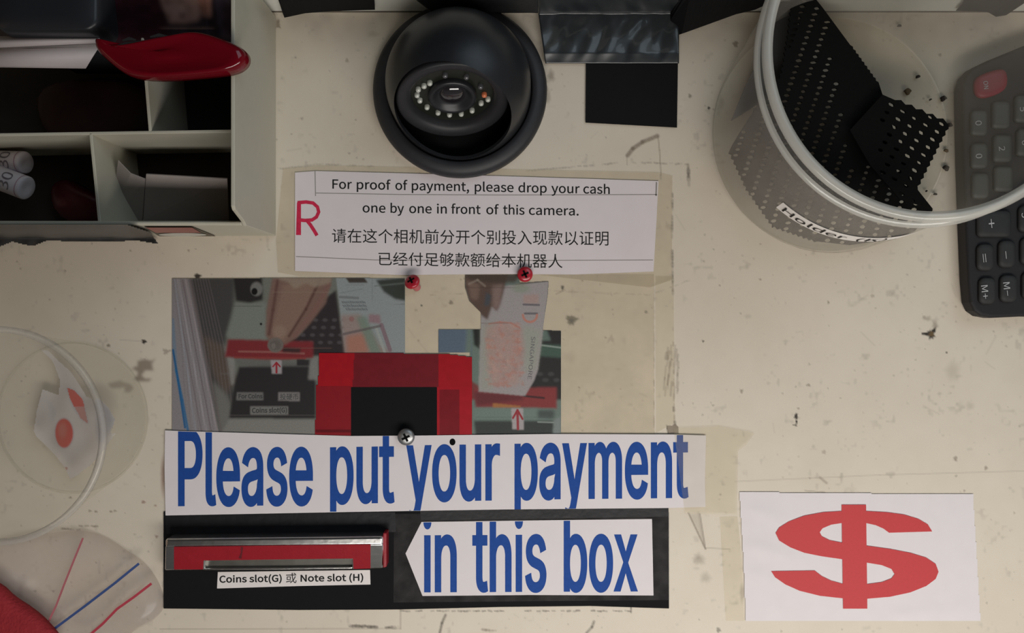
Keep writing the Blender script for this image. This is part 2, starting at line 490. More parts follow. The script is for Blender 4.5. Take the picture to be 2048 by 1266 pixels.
# the counter top, with its stains and scratches
EL = lin
cv = Canvas(-270, 10, 2270, 1380, 2.0)
base = np.array((.665, .588, .482))
n = cv.noise(160) * .5 + cv.noise(50) * .3 + cv.noise(17) * .2
cv.C[:] = base * (1 + (n - .5)[..., None] * np.array([.10, .11, .13]))
gr = cv.noise(26) * cv.noise(7)
cv.C *= (1 - np.clip(gr - .52, 0, 1) * .55)[..., None]
DK = np.array((.07, .055, .04)); BR = np.array((.20, .155, .11)); RB = np.array((.22, .10, .07))
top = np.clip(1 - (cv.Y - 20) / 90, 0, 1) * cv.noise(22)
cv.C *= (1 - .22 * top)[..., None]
cv.line([(-270, 23), (2270, 23)], 4, DK, .9, 2)  # dark gap at the foot of the back board, painted into the top
def rag(pts, w, c=DK, a=.5, step=6, drop=.35):
    for (xa, ya), (xb, yb) in zip(pts[:-1], pts[1:]):
        m = max(1, int(math.hypot(xb - xa, yb - ya) / step)); 
        for i in range(m):
            if random.random() < drop: continue
            t0, t1 = i / m, (i + 1) / m
            cv.line([(xa + (xb - xa) * t0, ya + (yb - ya) * t0 + random.uniform(-1, 1)), (xa + (xb - xa) * t1, ya + (yb - ya) * t1 + random.uniform(-1, 1))], w * random.uniform(.6, 1.2), c, a * random.uniform(.5, 1.1), 1.6)
cv.line([(1255, 311), (1266, 297), (1285, 284), (1315, 272)], 8, BR, .75, 3, .25)
cv.line([(1316, 272), (1319, 300), (1322, 350)], 2, BR, .6, 1.5)
cv.line([(1254, 311), (1254, 330)], 2, BR, .35, 1.5)
rag([(1040, 343), (1247, 325), (1376, 328)], 3, DK, .35)
rag([(560, 338), (640, 328), (760, 334)], 3, BR, .3)
rag([(1376, 328), (1378, 372)], 7, DK, .5); rag([(1320, 330), (1322, 365)], 6, DK, .4)
rag([(1345, 375), (1344, 470), (1346, 600)], 5, DK, .45)
for i in range(26):
    y = random.uniform(690, 780); x = 1346 + random.uniform(-18, 12)
    cv.line([(x, y), (x - 2, y + random.uniform(8, 30))], random.uniform(2, 5), BR, .35, 2)
rag([(1345, 600), (1349, 850)], 3, BR, .4, drop=.6)
rag([(1347, 815), (1350, 850)], 5, DK, .5)
cv.poly([(1333, 850), (1342, 852), (1350, 847), (1357, 855), (1356, 868), (1335, 868)], BR, .8, 1)
rag([(1333, 850), (1336, 868), (1357, 866)], 2, DK, .6, drop=.1)
rag([(1309, 560), (1308, 868)], 2, BR, .45, drop=.3)
rag([(1380, 560), (1300, 590), (1060, 580), (860, 590)], 2, BR, .35)
def hole(x, y, rx, ry, c=DK * .4, a=.95, rg=.3):
    big = max(rx, ry) > 6 and a < .7
    cv.blob(x, y, rx, ry, c, a, 1.1 if big else .5, rg * .3 if big else rg)
hole(1143, 640, 10, 9, (.11, .085, .045)); hole(1143, 641, 4, 4)
hole(1125, 575, 3, 4); cv.line([(1112, 588), (1130, 580)], 2, BR, .5)
hole(395, 553, 6, 6); hole(1861, 668, 9, 8, rg=.6); hole(1863, 668, 5, 5, (.14, .09, .04)); hole(1868, 661, 4, 3); hole(1853, 668, 3, 2)
hole(1870, 650, 5, 7, BR, .55, .8); hole(1855, 637, 7, 4, BR, .45, .8); hole(1848, 634, 3, 3, BR, .4)
hole(1592, 833, 3.5, 6); hole(1593, 843, 2, 3); hole(1591, 850, 3, 2.5, DK, .8, .8)
hole(288, 683, 4.5, 4); hole(217, 691, 3.5, 3, BR, .8); cv.line([(240, 680), (282, 682)], 2, BR, .25)
hole(902, 605, 4, 4, BR, .9); hole(843, 611, 2, 2); hole(832, 620, 3, 2, BR, .5); hole(332, 703, 6, 5, BR, .5, .5)
hole(1222, 678, 6, 5, BR, .3, .6); hole(1139, 715, 12, 10, BR, .18, .6); hole(1292, 624, 3, 3, DK, .6)
hole(1905, 742, 12, 16, BR, .22, .6); hole(1940, 812, 7, 7, BR, .2, .6); hole(1911, 917, 3.5, 5, BR, .6); hole(1972, 936, 3, 4, BR, .6); hole(1648, 904, 4, 4, BR, .4)
hole(1483, 782, 3, 4, BR, .6); hole(1617, 770, 4, 2.5, BR, .6); hole(1406, 682, 2, 2); hole(1745, 592, 4, 3, BR, .4); hole(1657, 605, 2, 3, BR, .6); hole(1893, 705, 2, 2, DK, .8)
hole(1418, 216, 2.5, 2.5); hole(1380, 192, 3, 4, BR, .7); hole(1471, 88, 5, 6, BR, .7); hole(1443, 205, 5, 10, BR, .4, .5); hole(1880, 110, 3, 3, BR, .6)
hole(1102, 152, 6, 10, BR, .6, .7); hole(1097, 195, 4, 12, BR, .4, .7); rag([(1092, 150), (1094, 210)], 5, BR, .5)
hole(556, 50, 4, 7, BR, .7, .5); hole(552, 42, 7, 6, BR, .35, .6); hole(604, 237, 3, 3, BR, .4); hole(694, 121, 3, 4, BR, .5); hole(745, 68, 10, 5, BR, .25, .6)
# brown blotches beside the tub
cv.poly([(262, 737), (275, 732), (276, 722), (290, 718), (303, 722), (312, 716), (304, 728), (307, 741), (290, 742), (284, 750), (290, 756), (305, 757), (298, 763), (280, 764), (268, 758), (276, 749), (274, 742)], (.21, .165, .12), .8, 1.2)
cv.poly([(215, 767), (232, 763), (240, 760), (248, 764), (262, 768), (268, 778), (258, 786), (248, 784), (250, 775), (238, 777), (225, 778)], (.26, .21, .155), .6, 2)
hole(327, 950, 5, 32, RB, .65, .3); hole(287, 1004, 4, 3, RB, .6); hole(311, 1011, 3, 2, RB, .5); hole(313, 1073, 3, 3, RB, .6)
rag([(118, 1057), (160, 1060)], 3, BR, .6); rag([(158, 1052), (202, 1053)], 3, BR, .6); hole(44, 1160, 9, 9, BR, .35, .6); hole(40, 1185, 5, 12, BR, .3, .5)
for x, y in ((180, 1022), (192, 1023), (222, 1023), (230, 1022), (141, 995), (107, 1182), (70, 1182)): hole(x, y, 3, 2, BR, .6)
# under the black panel
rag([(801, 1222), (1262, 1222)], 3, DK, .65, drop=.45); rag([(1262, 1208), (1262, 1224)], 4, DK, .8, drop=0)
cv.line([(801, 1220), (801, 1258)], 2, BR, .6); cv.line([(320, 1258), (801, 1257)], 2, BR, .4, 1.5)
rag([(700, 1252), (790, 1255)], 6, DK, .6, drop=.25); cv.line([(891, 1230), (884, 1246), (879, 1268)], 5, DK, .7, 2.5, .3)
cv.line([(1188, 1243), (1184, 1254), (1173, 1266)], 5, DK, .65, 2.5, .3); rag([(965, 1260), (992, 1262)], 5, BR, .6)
# right of the big sign
cv.line([(1377, 1026), (1411, 1098)], 3, BR, .7, 2, .3); cv.line([(1397, 1026), (1408, 1090)], 5, BR, .35, 4); cv.line([(1400, 1028), (1411, 1098)], 2, DK, .45, 1.5)
cv.poly([(1378, 1028), (1396, 1028), (1408, 1092)], BR, .25, 2)
hole(1398, 1119, 10, 9, BR, .45, .6); hole(1411, 1155, 9, 9, BR, .35, .6); hole(1484, 1185, 4, 16, BR, .45, .5); cv.line([(1412, 1096), (1460, 1098)], 2, BR, .4)
cv.line([(1470, 963), (1760, 950), (2118, 940)], 2, BR, .25, 1.5); cv.line([(1640, 955), (1653, 966)], 5, BR, .45, 3); hole(1437, 1260, 4, 5, DK, .6); cv.line([(1610, 981), (1650, 985)], 2, BR, .5)
for i in range(900):
    x, y = random.uniform(-60, 2110), random.uniform(26, 1330); r = random.uniform(.8, 2.2)
    hole(x, y, r, r, BR, random.uniform(.15, .55))
for i in range(50):
    x, y = random.uniform(560, 2048), random.uniform(26, 1260); a = random.uniform(0, 3.1); l = random.uniform(6, 40)
    cv.line([(x, y), (x + l * math.cos(a), y + l * math.sin(a))], random.uniform(1.5, 4), BR, .14, 2.5)
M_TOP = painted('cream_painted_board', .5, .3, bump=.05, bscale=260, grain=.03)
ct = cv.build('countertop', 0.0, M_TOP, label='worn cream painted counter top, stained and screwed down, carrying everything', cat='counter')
slab = bmesh.new(); slab.from_mesh(ct.data)
x0, x1 = min(v.co.x for v in slab.verts), max(v.co.x for v in slab.verts); y0, y1 = min(v.co.y for v in slab.verts), max(v.co.y for v in slab.verts)
lay = slab.verts.layers.float_color['Col']
q = []
for zz in (-.0006, -.018):
    for xx, yy in ((x0, y0), (x1, y0), (x1, y1), (x0, y1)):
        v = slab.verts.new((xx, yy, zz)); v[lay] = (*base, 1); q.append(v)
for i in range(4): slab.faces.new([q[i], q[(i + 1) % 4], q[4 + (i + 1) % 4], q[4 + i]])
slab.faces.new(q[4:8]); slab.to_mesh(ct.data); slab.free()

# ================================================================== PRINTED NOTICES
# ---- film, then photographs
sheet('plastic_film', [(345, 556), (1308, 548), (1309, 868), (700, 870), (343, 868)], .0003, TAPE_YELLOW, label='yellowed clear plastic film lying under the two instruction photos', cat='plastic film')
E1 = 1.0
def pc(r, g, b): return np.clip(lin((r, g, b)) / E1, 0, .9)
M_PRINT = painted('printed_photo', .45, .3, grain=.22, gscale=1400)
c = Canvas(343, 555, 812, 872, 1.0)
c.C[:] = pc(112, 114, 106)
c.poly([(343, 555), (385, 555), (440, 872), (343, 872)], pc(138, 132, 134), 1, 2)
c.poly([(378, 555), (470, 555), (468, 640), (445, 700), (470, 790), (440, 872), (425, 800)], pc(70, 68, 67), 1, 4)
c.poly([(405, 670), (445, 690), (475, 760), (450, 790), (425, 745)], pc(92, 80, 72), 1, 4)
c.poly([(425, 760), (455, 790), (470, 830), (500, 872), (440, 872)], pc(112, 112, 106), 1, 4)
c.poly([(450, 690), (470, 720), (470, 770), (462, 770)], pc(140, 138, 134), .8, 2)
for x0_, x1_, col, w, a in ((348, 404, (112, 100, 102), 2, .8), (356, 414, (160, 154, 158), 4, .8), (365, 424, (105, 92, 95), 2, .8), (372, 436, (160, 150, 152), 4, .7), (380, 445, (110, 98, 98), 3, .7), (350, 392, (150, 150, 156), 4, .8)):
    c.line([(x0_, 560), (x0_ + (x1_ - x0_) * .45, 700), (x1_, 870)], w, pc(*col), a, 2)
for i in range(14):
    x = 345 + i * 5.5; c.line([(x, 556), (x + 18 + i, 690), (x + 30 + i * 2, 870)], 1.4, pc(118, 108, 110), .5, 1.5)
c.line([(345, 640), (352, 740), (378, 872)], 7, pc(110, 128, 145), .8, 3)
c.line([(346, 700), (356, 760), (370, 855)], 4, pc(35, 92, 138), .95, 2); c.line([(352, 740), (365, 800), (377, 868)], 4, pc(40, 100, 146), .8, 2)
c.poly([(470, 606), (532, 606), (534, 680), (465, 684), (452, 672)], pc(122, 127, 119), 1, 3)
c.poly([(466, 555), (524, 555), (526, 600), (500, 606), (472, 602)], pc(44, 41, 41), 1, 2)
c.blob(513, 578, 12, 14, pc(128, 126, 122), .8); c.blob(509, 583, 6, 7, pc(22, 20, 20), 1)
c.blob(522, 648, 2.5, 2.5, pc(40, 38, 38))
c.poly([(672, 555), (812, 555), (812, 710), (690, 710)], pc(142, 148, 148), 1, 1)
c.poly([(560, 690), (600, 670), (645, 600), (672, 580), (680, 640), (692, 712), (560, 712)], pc(50, 44, 46), 1, 1.5)
for i in range(5):
    for j in range(4): c.blob(612 + i * 19 - j * 3, 640 + j * 15, 5, 3.5, pc(90, 84, 86), .6, .8)
c.poly([(690, 554), (728, 554), (736, 566), (698, 565)], pc(68, 60, 55), 1, 1)
c.poly([(752, 560), (812, 554), (812, 602), (790, 598), (768, 584)], pc(58, 62, 57), 1, 2); c.line([(750, 572), (812, 566)], 3, pc(105, 112, 106), .6, 3)
c.line([(680, 594), (716, 596)], 5, pc(112, 116, 116), .8, 1); c.line([(680, 586), (725, 578)], 2, pc(122, 128, 128), .7)
for yy, xa, xb in ((604, 684, 730), (611, 686, 732), (618, 692, 736)):
    for x in np.arange(xa, xb, 4): c.line([(x, yy - 2 + random.random() * 2), (x + 2.5, yy + 2)], 2.4, pc(100, 104, 106), .8)
c.poly([(682, 630), (720, 628), (760, 690), (790, 710), (690, 710)], pc(148, 128, 122), .9, 3)
c.poly([(692, 672), (730, 666), (738, 706), (694, 708)], pc(166, 116, 98), .9, 4)
c.poly([(712, 634), (732, 632), (764, 708), (742, 708)], pc(112, 130, 116), .8, 3); c.poly([(738, 628), (760, 630), (762, 648), (738, 645)], pc(142, 112, 118), .9, 2)
c.line([(763, 650), (780, 700)], 8, pc(128, 104, 112), .9, 2); c.line([(752, 655), (770, 706)], 5, pc(160, 164, 158), .8, 2); c.blob(703, 638, 5, 5, pc(140, 96, 92), .7)
c.line([(688, 668), (760, 652)], 5, pc(96, 88, 88), .75, 2)
# red slot, coin and hand in the picture
c.poly([(456, 678), (626, 683), (627, 716), (540, 722), (450, 714)], pc(124, 46, 50), 1, 1.5)
c.line([(478, 703), (545, 704), (608, 707)], 4, pc(150, 96, 90), .8, 2); c.poly([(566, 694), (602, 697), (600, 706), (564, 704)], pc(62, 44, 44), 1, 1.5); c.line([(470, 715), (610, 717)], 4, pc(140, 62, 58), .8, 2)
c.poly([(545, 555), (664, 555), (652, 606), (622, 645), (592, 676), (570, 690), (540, 682), (531, 670), (533, 620)], pc(122, 96, 86), 1, 2)
c.poly([(566, 570), (632, 562), (616, 610), (582, 664), (566, 684), (546, 680), (545, 650)], pc(134, 108, 95), 1, 3)
c.line([(556, 556), (546, 620), (538, 668)], 6, pc(96, 66, 62), .8, 4); c.line([(640, 560), (612, 618), (578, 672)], 5, pc(86, 58, 52), .8, 4); c.line([(658, 570), (630, 620), (590, 672)], 9, pc(126, 94, 86), .7, 5)
c.blob(559, 663, 13, 12, pc(146, 122, 108), .8, .6)
c.poly([(545, 555), (664, 555), (660, 566), (630, 575), (612, 566), (590, 578), (575, 564)], pc(150, 134, 118), .75, 2)
c.blob(551, 690, 16, 15, pc(112, 104, 98), 1, .2); c.blob(551, 690, 11, 10, pc(98, 90, 86), .7, .3); c.blob(547, 692, 4, 6, pc(126, 118, 112), .6)
c.poly([(478, 733), (545, 726), (618, 728), (632, 766), (632, 838), (458, 836), (468, 770)], pc(46, 42, 44), 1, 1.5)
c.poly([(468, 718), (640, 722), (640, 732), (480, 734)], pc(104, 104, 100), .9, 1.5); c.poly([(594, 718), (626, 720), (620, 732), (594, 732)], pc(50, 46, 48), 1, 1)
c.poly([(620, 720), (636, 712), (636, 760), (616, 760)], pc(130, 128, 124), .9, 2)
c.poly([(458, 838), (640, 840), (640, 872), (440, 872)], pc(130, 128, 122), 1, 2)
c.poly([(541, 721), (563, 721), (564, 748), (544, 747)], pc(158, 150, 152), 1, .6); c.line([(553, 745), (553, 727)], 4, pc(150, 40, 50)); c.line([(546, 733), (553, 725), (560, 733)], 3, pc(150, 40, 50))
c.poly([(474, 785), (527, 785), (527, 801), (472, 801)], pc(112, 110, 108), .95, .6); c.poly([(557, 785), (600, 784), (600, 803), (556, 801)], pc(128, 124, 122), .95, .6); c.poly([(501, 813), (577, 813), (577, 830), (500, 830)], pc(122, 120, 116), .95, .6)
ph1 = c.build('instruction_photo', .00042, M_PRINT, mask=[(344, 557), (520, 556), (670, 555), (811, 557), (811, 711), (640, 712), (640, 872), (343, 869)],
              label='printed photo of a hand pushing a coin into a slot, left of the red frame', cat='photo print')
pt = [word('For Coins', F_SANS, 477, 525, 797, 797, 9, (.4, .4)), word('Coins slot(G)', F_SANS, 504, 574, 826, 825, 10, (.4, .4)), word('投硬币', F_CJK, 560, 597, 0, 0, 0, (0, 0), inkbox=(787, 800, 787, 800))]
letters('caption', pt, .00046, pm('print_grey', (.05, .05, .05), .6), ph1)

c = Canvas(872, 548, 1126, 874, 1.0)
c.C[:] = pc(108, 122, 114)
c.poly([(872, 655), (934, 655), (930, 720), (872, 720)], pc(92, 106, 122), 1, 3); c.poly([(945, 655), (964, 655), (962, 700), (948, 690)], pc(42, 44, 42), 1, 2)
c.poly([(1062, 655), (1126, 655), (1126, 800), (1050, 800)], pc(48, 46, 46), 1, 2)
c.poly([(1085, 660), (1094, 660), (1102, 682), (1082, 682)], pc(96, 112, 104), 1, 2)
c.poly([(1080, 688), (1126, 690), (1126, 716), (1076, 712)], pc(72, 92, 82), 1, 2); c.line([(1080, 690), (1126, 696)], 3.5, pc(138, 150, 140), .9)
for i in range(4): c.blob(1080 + i * 11, 748 + (i % 2) * 12, 6, 4, pc(84, 84, 84), .5, .8)
c.poly([(940, 760), (965, 776), (960, 800), (940, 800)], pc(120, 62, 60), 1, 2)
c.poly([(948, 778), (1114, 774), (1114, 818), (1088, 818), (1075, 816), (952, 814)], pc(132, 58, 58), 1, 1.5); c.poly([(948, 783), (1046, 790), (1046, 800), (952, 812)], pc(96, 46, 52), .8, 3)
c.line([(1048, 792), (1088, 796)], 4, pc(60, 40, 42), .9, 2); c.poly([(986, 806), (1042, 812), (1040, 816), (986, 815)], pc(166, 112, 66), .9, 1)
c.poly([(945, 816), (1110, 818), (1106, 842), (948, 842)], pc(112, 128, 120), 1, 2); c.poly([(1075, 820), (1110, 820), (1108, 838), (1076, 836)], pc(70, 76, 74), .9, 3)
c.poly([(948, 842), (1108, 842), (1106, 874), (952, 874)], pc(58, 62, 60), 1, 2); c.line([(1076, 844), (1108, 845)], 3, pc(150, 158, 152), .7); c.poly([(1108, 840), (1122, 832), (1122, 874), (1106, 874)], pc(128, 134, 132), .9, 2)
c.poly([(1022, 816), (1046, 817), (1048, 860), (1025, 858)], pc(166, 158, 158), 1, .8); c.line([(1036, 858), (1035, 826)], 5, pc(150, 58, 66)); c.line([(1026, 836), (1035, 820), (1045, 838)], 4, pc(150, 50, 56))
note = [(962, 575), (1030, 570), (1098, 562), (1096, 590), (1086, 665), (1076, 740), (1068, 762), (1050, 792), (957, 783), (960, 690)]
c.poly(note, pc(158, 151, 150), 1, .8)
c.poly([(964, 650), (990, 640), (985, 780), (960, 780)], pc(150, 156, 138), .5, 5); c.poly([(1045, 650), (1084, 660), (1072, 740), (1048, 745)], pc(152, 158, 140), .55, 5)
c.poly([(972, 656), (1000, 645), (1040, 648), (1048, 700), (1036, 770), (985, 772), (975, 730)], pc(172, 140, 130), .75, 4)
for i in range(170): c.blob(random.uniform(972, 1046), random.uniform(645, 775), random.uniform(2, 6), random.uniform(2, 5), pc(*random.choice(((182, 126, 112), (150, 132, 128), (186, 150, 138), (166, 148, 140), (176, 112, 96)))), .35, .9, .4)
c.line([(978, 648), (1000, 644), (1022, 646), (1040, 656)], 3, pc(178, 112, 96), .6, 2)
c.poly([(1047, 590), (1078, 588), (1078, 608), (1047, 608)], pc(172, 138, 128), .6, 2); c.line([(1047, 609), (1078, 610)], 4, pc(92, 88, 94), .8); c.line([(1050, 627), (1074, 627)], 4, pc(92, 88, 94), .8)
for k in range(13):
    a = math.radians(k * 15); c.blob(1060 + 14 * math.cos(a), 630 + 14 * math.sin(a), 2.5, 2.5, pc(190, 118, 96), .7, .6)
c.line([(1098, 562), (1096, 590), (1091, 625)], 2, pc(90, 84, 80), .9); c.line([(1030, 569), (1098, 562)], 2, pc(96, 88, 84), .8)
c.poly([(928, 548), (1016, 548), (1004, 596), (994, 622), (984, 612), (975, 640), (962, 630), (938, 602), (930, 575)], pc(92, 74, 66), 1, 2)
c.poly([(934, 560), (960, 570), (956, 600), (942, 598)], pc(122, 100, 88), .9, 3); c.poly([(985, 572), (1006, 568), (1000, 612), (992, 622), (984, 608)], pc(134, 112, 106), .9, 3); c.poly([(972, 585), (983, 590), (978, 612), (968, 612)], pc(72, 76, 82), .9, 2)
c.poly([(930, 548), (1040, 548), (1030, 566), (980, 566), (940, 560)], pc(74, 62, 54), .9, 3); c.line([(938, 568), (955, 560), (970, 572)], 4, pc(146, 132, 118), .6, 3); c.blob(1042, 577, 18, 9, pc(138, 146, 128), .7, .7)
ph2 = c.build('instruction_photo', .00042, M_PRINT, mask=[(930, 550), (1040, 550), (1040, 566), (1098, 562), (1096, 590), (1086, 660), (1122, 662), (1123, 872), (940, 872), (940, 706), (877, 706), (877, 659), (962, 659), (961, 624), (938, 602), (930, 575)],
              label='cut out photo of a hand feeding a pink banknote, right of the red frame', cat='photo print')
letters('caption', [word('SINGAPORE', F_SANS, 1020, 1106, 720, 720, 8, (0, 0), rot=(1063, 716, 95))], .00046, pm('note_grey', (.13, .12, .13), .6), ph2)

# ---- proof of payment notice
sg = empty('camera_notice', W(940, 445), 'white laminated notice asking to drop cash one by one, below the dome camera', 'sign')
sheet('plastic_sleeve', [(566, 338), (640, 331), (900, 336), (1318, 345), (1345, 352), (1344, 560), (1300, 575), (1060, 548), (820, 552), (600, 553), (556, 545), (552, 480)], .0004, TAPE_YELLOW, sg, label='yellowed plastic margin')
sheet('paper', [(590, 345), (632, 342), (900, 349), (1317, 362), (1313, 440), (1307, 543), (1150, 549), (1000, 548), (800, 550), (590, 542)], .0006, PAPER_THIN, sg)
Z5 = lambda x: 540 + x / 2.381
def bl(x, a, b, xa=664, xb=1219): return a + (b - a) * (x - xa) / (xb - xa)
ws = []
for t, a, b in (('For', 297, 390), ('proof', 413, 575), ('of', 597, 655), ('payment,', 675, 948), ('please', 975, 1160), ('drop', 1183, 1318), ('your', 1340, 1475), ('cash', 1492, 1618)):
    xa, xb = Z5(a), Z5(b); ws.append(word(t, F_SANS, xa, xb, bl(xa, 377.4, 388), bl(xb, 377.4, 388), 18.6, (.32, .25)))
for t, a, b in (('one', 441, 550), ('by', 574, 638), ('one', 663, 770), ('in', 795, 842), ('front', 863, 1003), ('of', 1030, 1090), ('this', 1110, 1212), ('camera.', 1233, 1470)):
    xa, xb = Z5(a), Z5(b); ws.append(word(t, F_SANS, xa, xb, bl(xa, 424, 432), bl(xb, 424, 432), 18.6, (.32, .25)))
ws.append(word('请在这个相机前分开个别投入现款以证明', F_CJK, 664, 1217, 0, 0, 0, (0, 0), inkbox=(457, 485.5, 462, 491.5)))
ws.append(word('已经付足够款额给本机器人', F_CJK, 757, 1125, 0, 0, 0, (0, 0), inkbox=(504, 531, 508, 536.5)))
letters('lettering', ws, .00066, INK_BLACK, sg)
ri = ribbon('marker_letter', [(597, 470), (597.5, 440), (598, 405)], [10, 9, 8], .00066, pm('red_marker', (.60, .02, .07), .5, var=.35, scale=500), sg, label='hand drawn red letter R')
bm = bmesh.new(); bm.from_mesh(ri.data)
def stroke(pts, w, dz):
    P = [np.array(p, float) for p in pts]; pr = None
    for i in range(len(P)):
        d = P[min(i + 1, len(P) - 1)] - P[max(i - 1, 0)]; d /= np.linalg.norm(d); nn = np.array([-d[1], d[0]]) * w / 2
        a, b = [bm.verts.new(W(*p, .00066 + dz) - (ri.location + sg.location)) for p in (P[i] + nn, P[i] - nn)]
        if pr: bm.faces.new([pr[0], a, b, pr[1]])
        pr = (a, b)
stroke([(595, 405.5), (612, 404), (626, 406), (635, 414), (637.5, 424), (633, 434), (624, 440), (610, 441), (600, 440)], 7, 2e-5); stroke([(613, 440), (621, 450), (628, 461), (634, 471)], 7, 1e-5); bm.to_mesh(ri.data); bm.free()
PEN = pm('faint_dirty_line', (.30, .27, .25), .7)
ribbon('fold_line', [(632, 386), (800, 389), (1000, 390), (1314, 389)], 1.6, .00063, PEN, sg)
ribbon('fold_line', [(592, 513), (750, 520), (1000, 521), (1306, 520)], 1.6, .00063, PEN, sg)
ribbon('fold_line', [(630, 342), (631, 392)], 1.8, .00063, PEN, sg)
ribbon('fold_line', [(1313, 364), (1312, 392)], 3, .00063, PEN, sg)

# ---- red framed black window
rf = empty('red_framed_plate', W(790, 790), 'black plate framed with red tape between the two instruction photos', 'plate')
sheet('black_plate', [(700, 768), (880, 770), (880, 872), (700, 872)], .0006, BLACK_CARD, rf, t=.0002)
def tape_piece(pts, z, zones, cols):
    xs = [p[0] for p in pts]; ys = [p[1] for p in pts]
    cc = Canvas(min(xs), min(ys), max(xs), max(ys), 2.0)
    cc.C[:] = lin(cols[0]) / .82
    for zn, co in zip(zones, cols[1:]): cc.poly(zn, lin(co) / .82, 1, 1)
    cc.C *= (1 + .12 * (cc.noise(9) - .5))[..., None]
    return cc.build('red_tape', z, M_RED, rf, mask=[(min(xs) - 1 if abs(x - min(xs)) < 1 else x, y) for x, y in pts])
M_RED = painted('red_translucent_tape', .35, .35, grain=.06, coat=.1)
tape_piece([(632, 768), (704, 770), (703, 874), (630, 874)], .0007, [[(632, 860), (704, 860), (704, 864), (632, 866)]], [(126, 24, 32), (92, 16, 24)])
tape_piece([(874, 770), (946, 772), (944, 874), (874, 874)], .0007, [[(880, 780), (919, 780), (918, 874), (878, 874)]], [(152, 20, 32), (112, 18, 28)])
tape_piece([(638, 704), (760, 705), (900, 708), (946, 714), (946, 774), (878, 776), (703, 774), (636, 774)], .0008, [[(709, 700), (878, 700), (877, 780), (705, 780)]], [(148, 20, 30), (104, 24, 32)])

# ---- please put your payment strip
pp = empty('payment_sign', W(870, 945), 'long white strip with big blue words Please put your payment', 'sign')
sheet('paper', [(330, 861), (560, 868), (700, 872), (850, 871), (1100, 868), (1345, 869), (1412, 871), (1410, 960), (1411, 1014), (1336, 1016), (1000, 1019), (700, 1024), (331, 1031), (329, 940)], .0011, PAPER, pp, t=.00015)
A, B = (330, 862), (700, 873); Cc, D = (700, 873), (1412, 870)
lo1, lo2 = ((331, 1030), (700, 1023), -1), ((700, 1023), (1340, 1015), -1)
OF = (2.6, 3.2)
ws = [word('Please', F_BIG, 356, 626, 1012.5, 1010.5, 153, OF, clips=[(A, B, 1), lo1]),
      word('put', F_BIG, 660, 789, 1008, 1006, 150, OF, clips=[((330, 872), (1412, 872), 1), lo2]),
      word('your', F_BIG, 813, 1000, 1003.5, 1001, 149, OF, clips=[((330, 872), (1412, 872), 1), lo2]),
      word('payment', F_BIG, 1029, 1377, 999.5, 996, 148, OF, clips=[(Cc, D, 1), lo2])]
letters('lettering', ws, .00115, INK_BLUE, pp)
prism('screw_hole', [(905 + 6 * math.cos(a), 884 + 7 * math.sin(a)) for a in np.linspace(0, 6.28, 11)[:-1]], .0011, .0012, VOID, pp)

# ---- black panel with the coin slot
bp_ = empty('slot_board', W(832, 1118), 'long black taped panel with the coin slot, under the big blue words', 'panel')
sheet('plate', [(327, 1024), (700, 1015), (1337, 1010), (1338, 1217), (1180, 1212), (1000, 1214), (800, 1219), (600, 1220), (327, 1217)], .0008, BLACK_CARD, bp_, t=.0007)
TP2 = clear('clear_tape_on_black', (.8, .8, .8), (.13, .12, .12), .13, rough=.5, spec=.25, bump=.25, bscale=130, var=.14)
sheet('clear_tape', [(788, 1028), (1338, 1024), (1338, 1200), (1000, 1203), (787, 1205)], .00088, TP2, bp_, t=.00005)
sheet('black_tape', [(330, 1031), (790, 1024), (792, 1064), (333, 1068)], .00093, BLACK_TAPE, bp_, t=.0001)
sheet('black_tape', [(840, 1020), (1336, 1013), (1337, 1033), (842, 1041)], .00093, BLACK_TAPE, bp_, t=.00004)

cs = empty('coin_slot', W(550, 1105), 'chrome coin slot with a red taped face at the left of the black panel', 'coin slot')
zt = .0115
slope = lambda y: zt - .0052 * min(1, max(0, (y - 1091) / 46))
ybk = lambda x: 1077 - 4 * (x - 330) / 436
yft = lambda x: 1140 - 3 * (x - 330) / 436
prism('back_ledge', [(330, 1078), (766, 1073), (766, 1091), (330, 1095)], .0008, zt, CHROME, cs, bev=.0012, seg=4)
prism('chrome_face', [(330, 1092), (766, 1088), (766, 1137), (704, 1138), (704, 1119), (410, 1122), (410, 1140), (329, 1141)], .0008, slope, CHROME, cs, bev=.0008, seg=4)
prism('slot_recess', [(408, 1119), (706, 1116), (706, 1137), (408, 1140)], .0008, .0042, pm('worn_grey_metal', (.13, .125, .11), .4, metal=.6, var=.3, scale=200), cs)
prism('slot_lip', [(410, 1137), (560, 1136), (704, 1134), (704, 1138), (560, 1140), (410, 1140)], .0008, .0062, CHROME, cs, bev=.0004)
prism('red_tape', [(348, 1094), (550, 1091), (741, 1089), (741, 1137), (707, 1138), (706, 1117), (550, 1119), (407, 1121), (406, 1139), (348, 1139)], lambda y: slope(y) + .00005, lambda y: slope(y) + .0003, RED_TAPE, cs)
prism('red_side', [(766, 1066), (773, 1066), (773, 1134), (766, 1136)], .0008, .009, RED_TAPE, cs, bev=.0004)
ribbon('scratch', [(484, 1094), (483, 1106), (480, 1117)], [5, 3, 6], [slope(1094) + .0004, slope(1106) + .0004, slope(1117) + .0004], pm('dark_scratch', (.12, .01, .015), .6), cs)

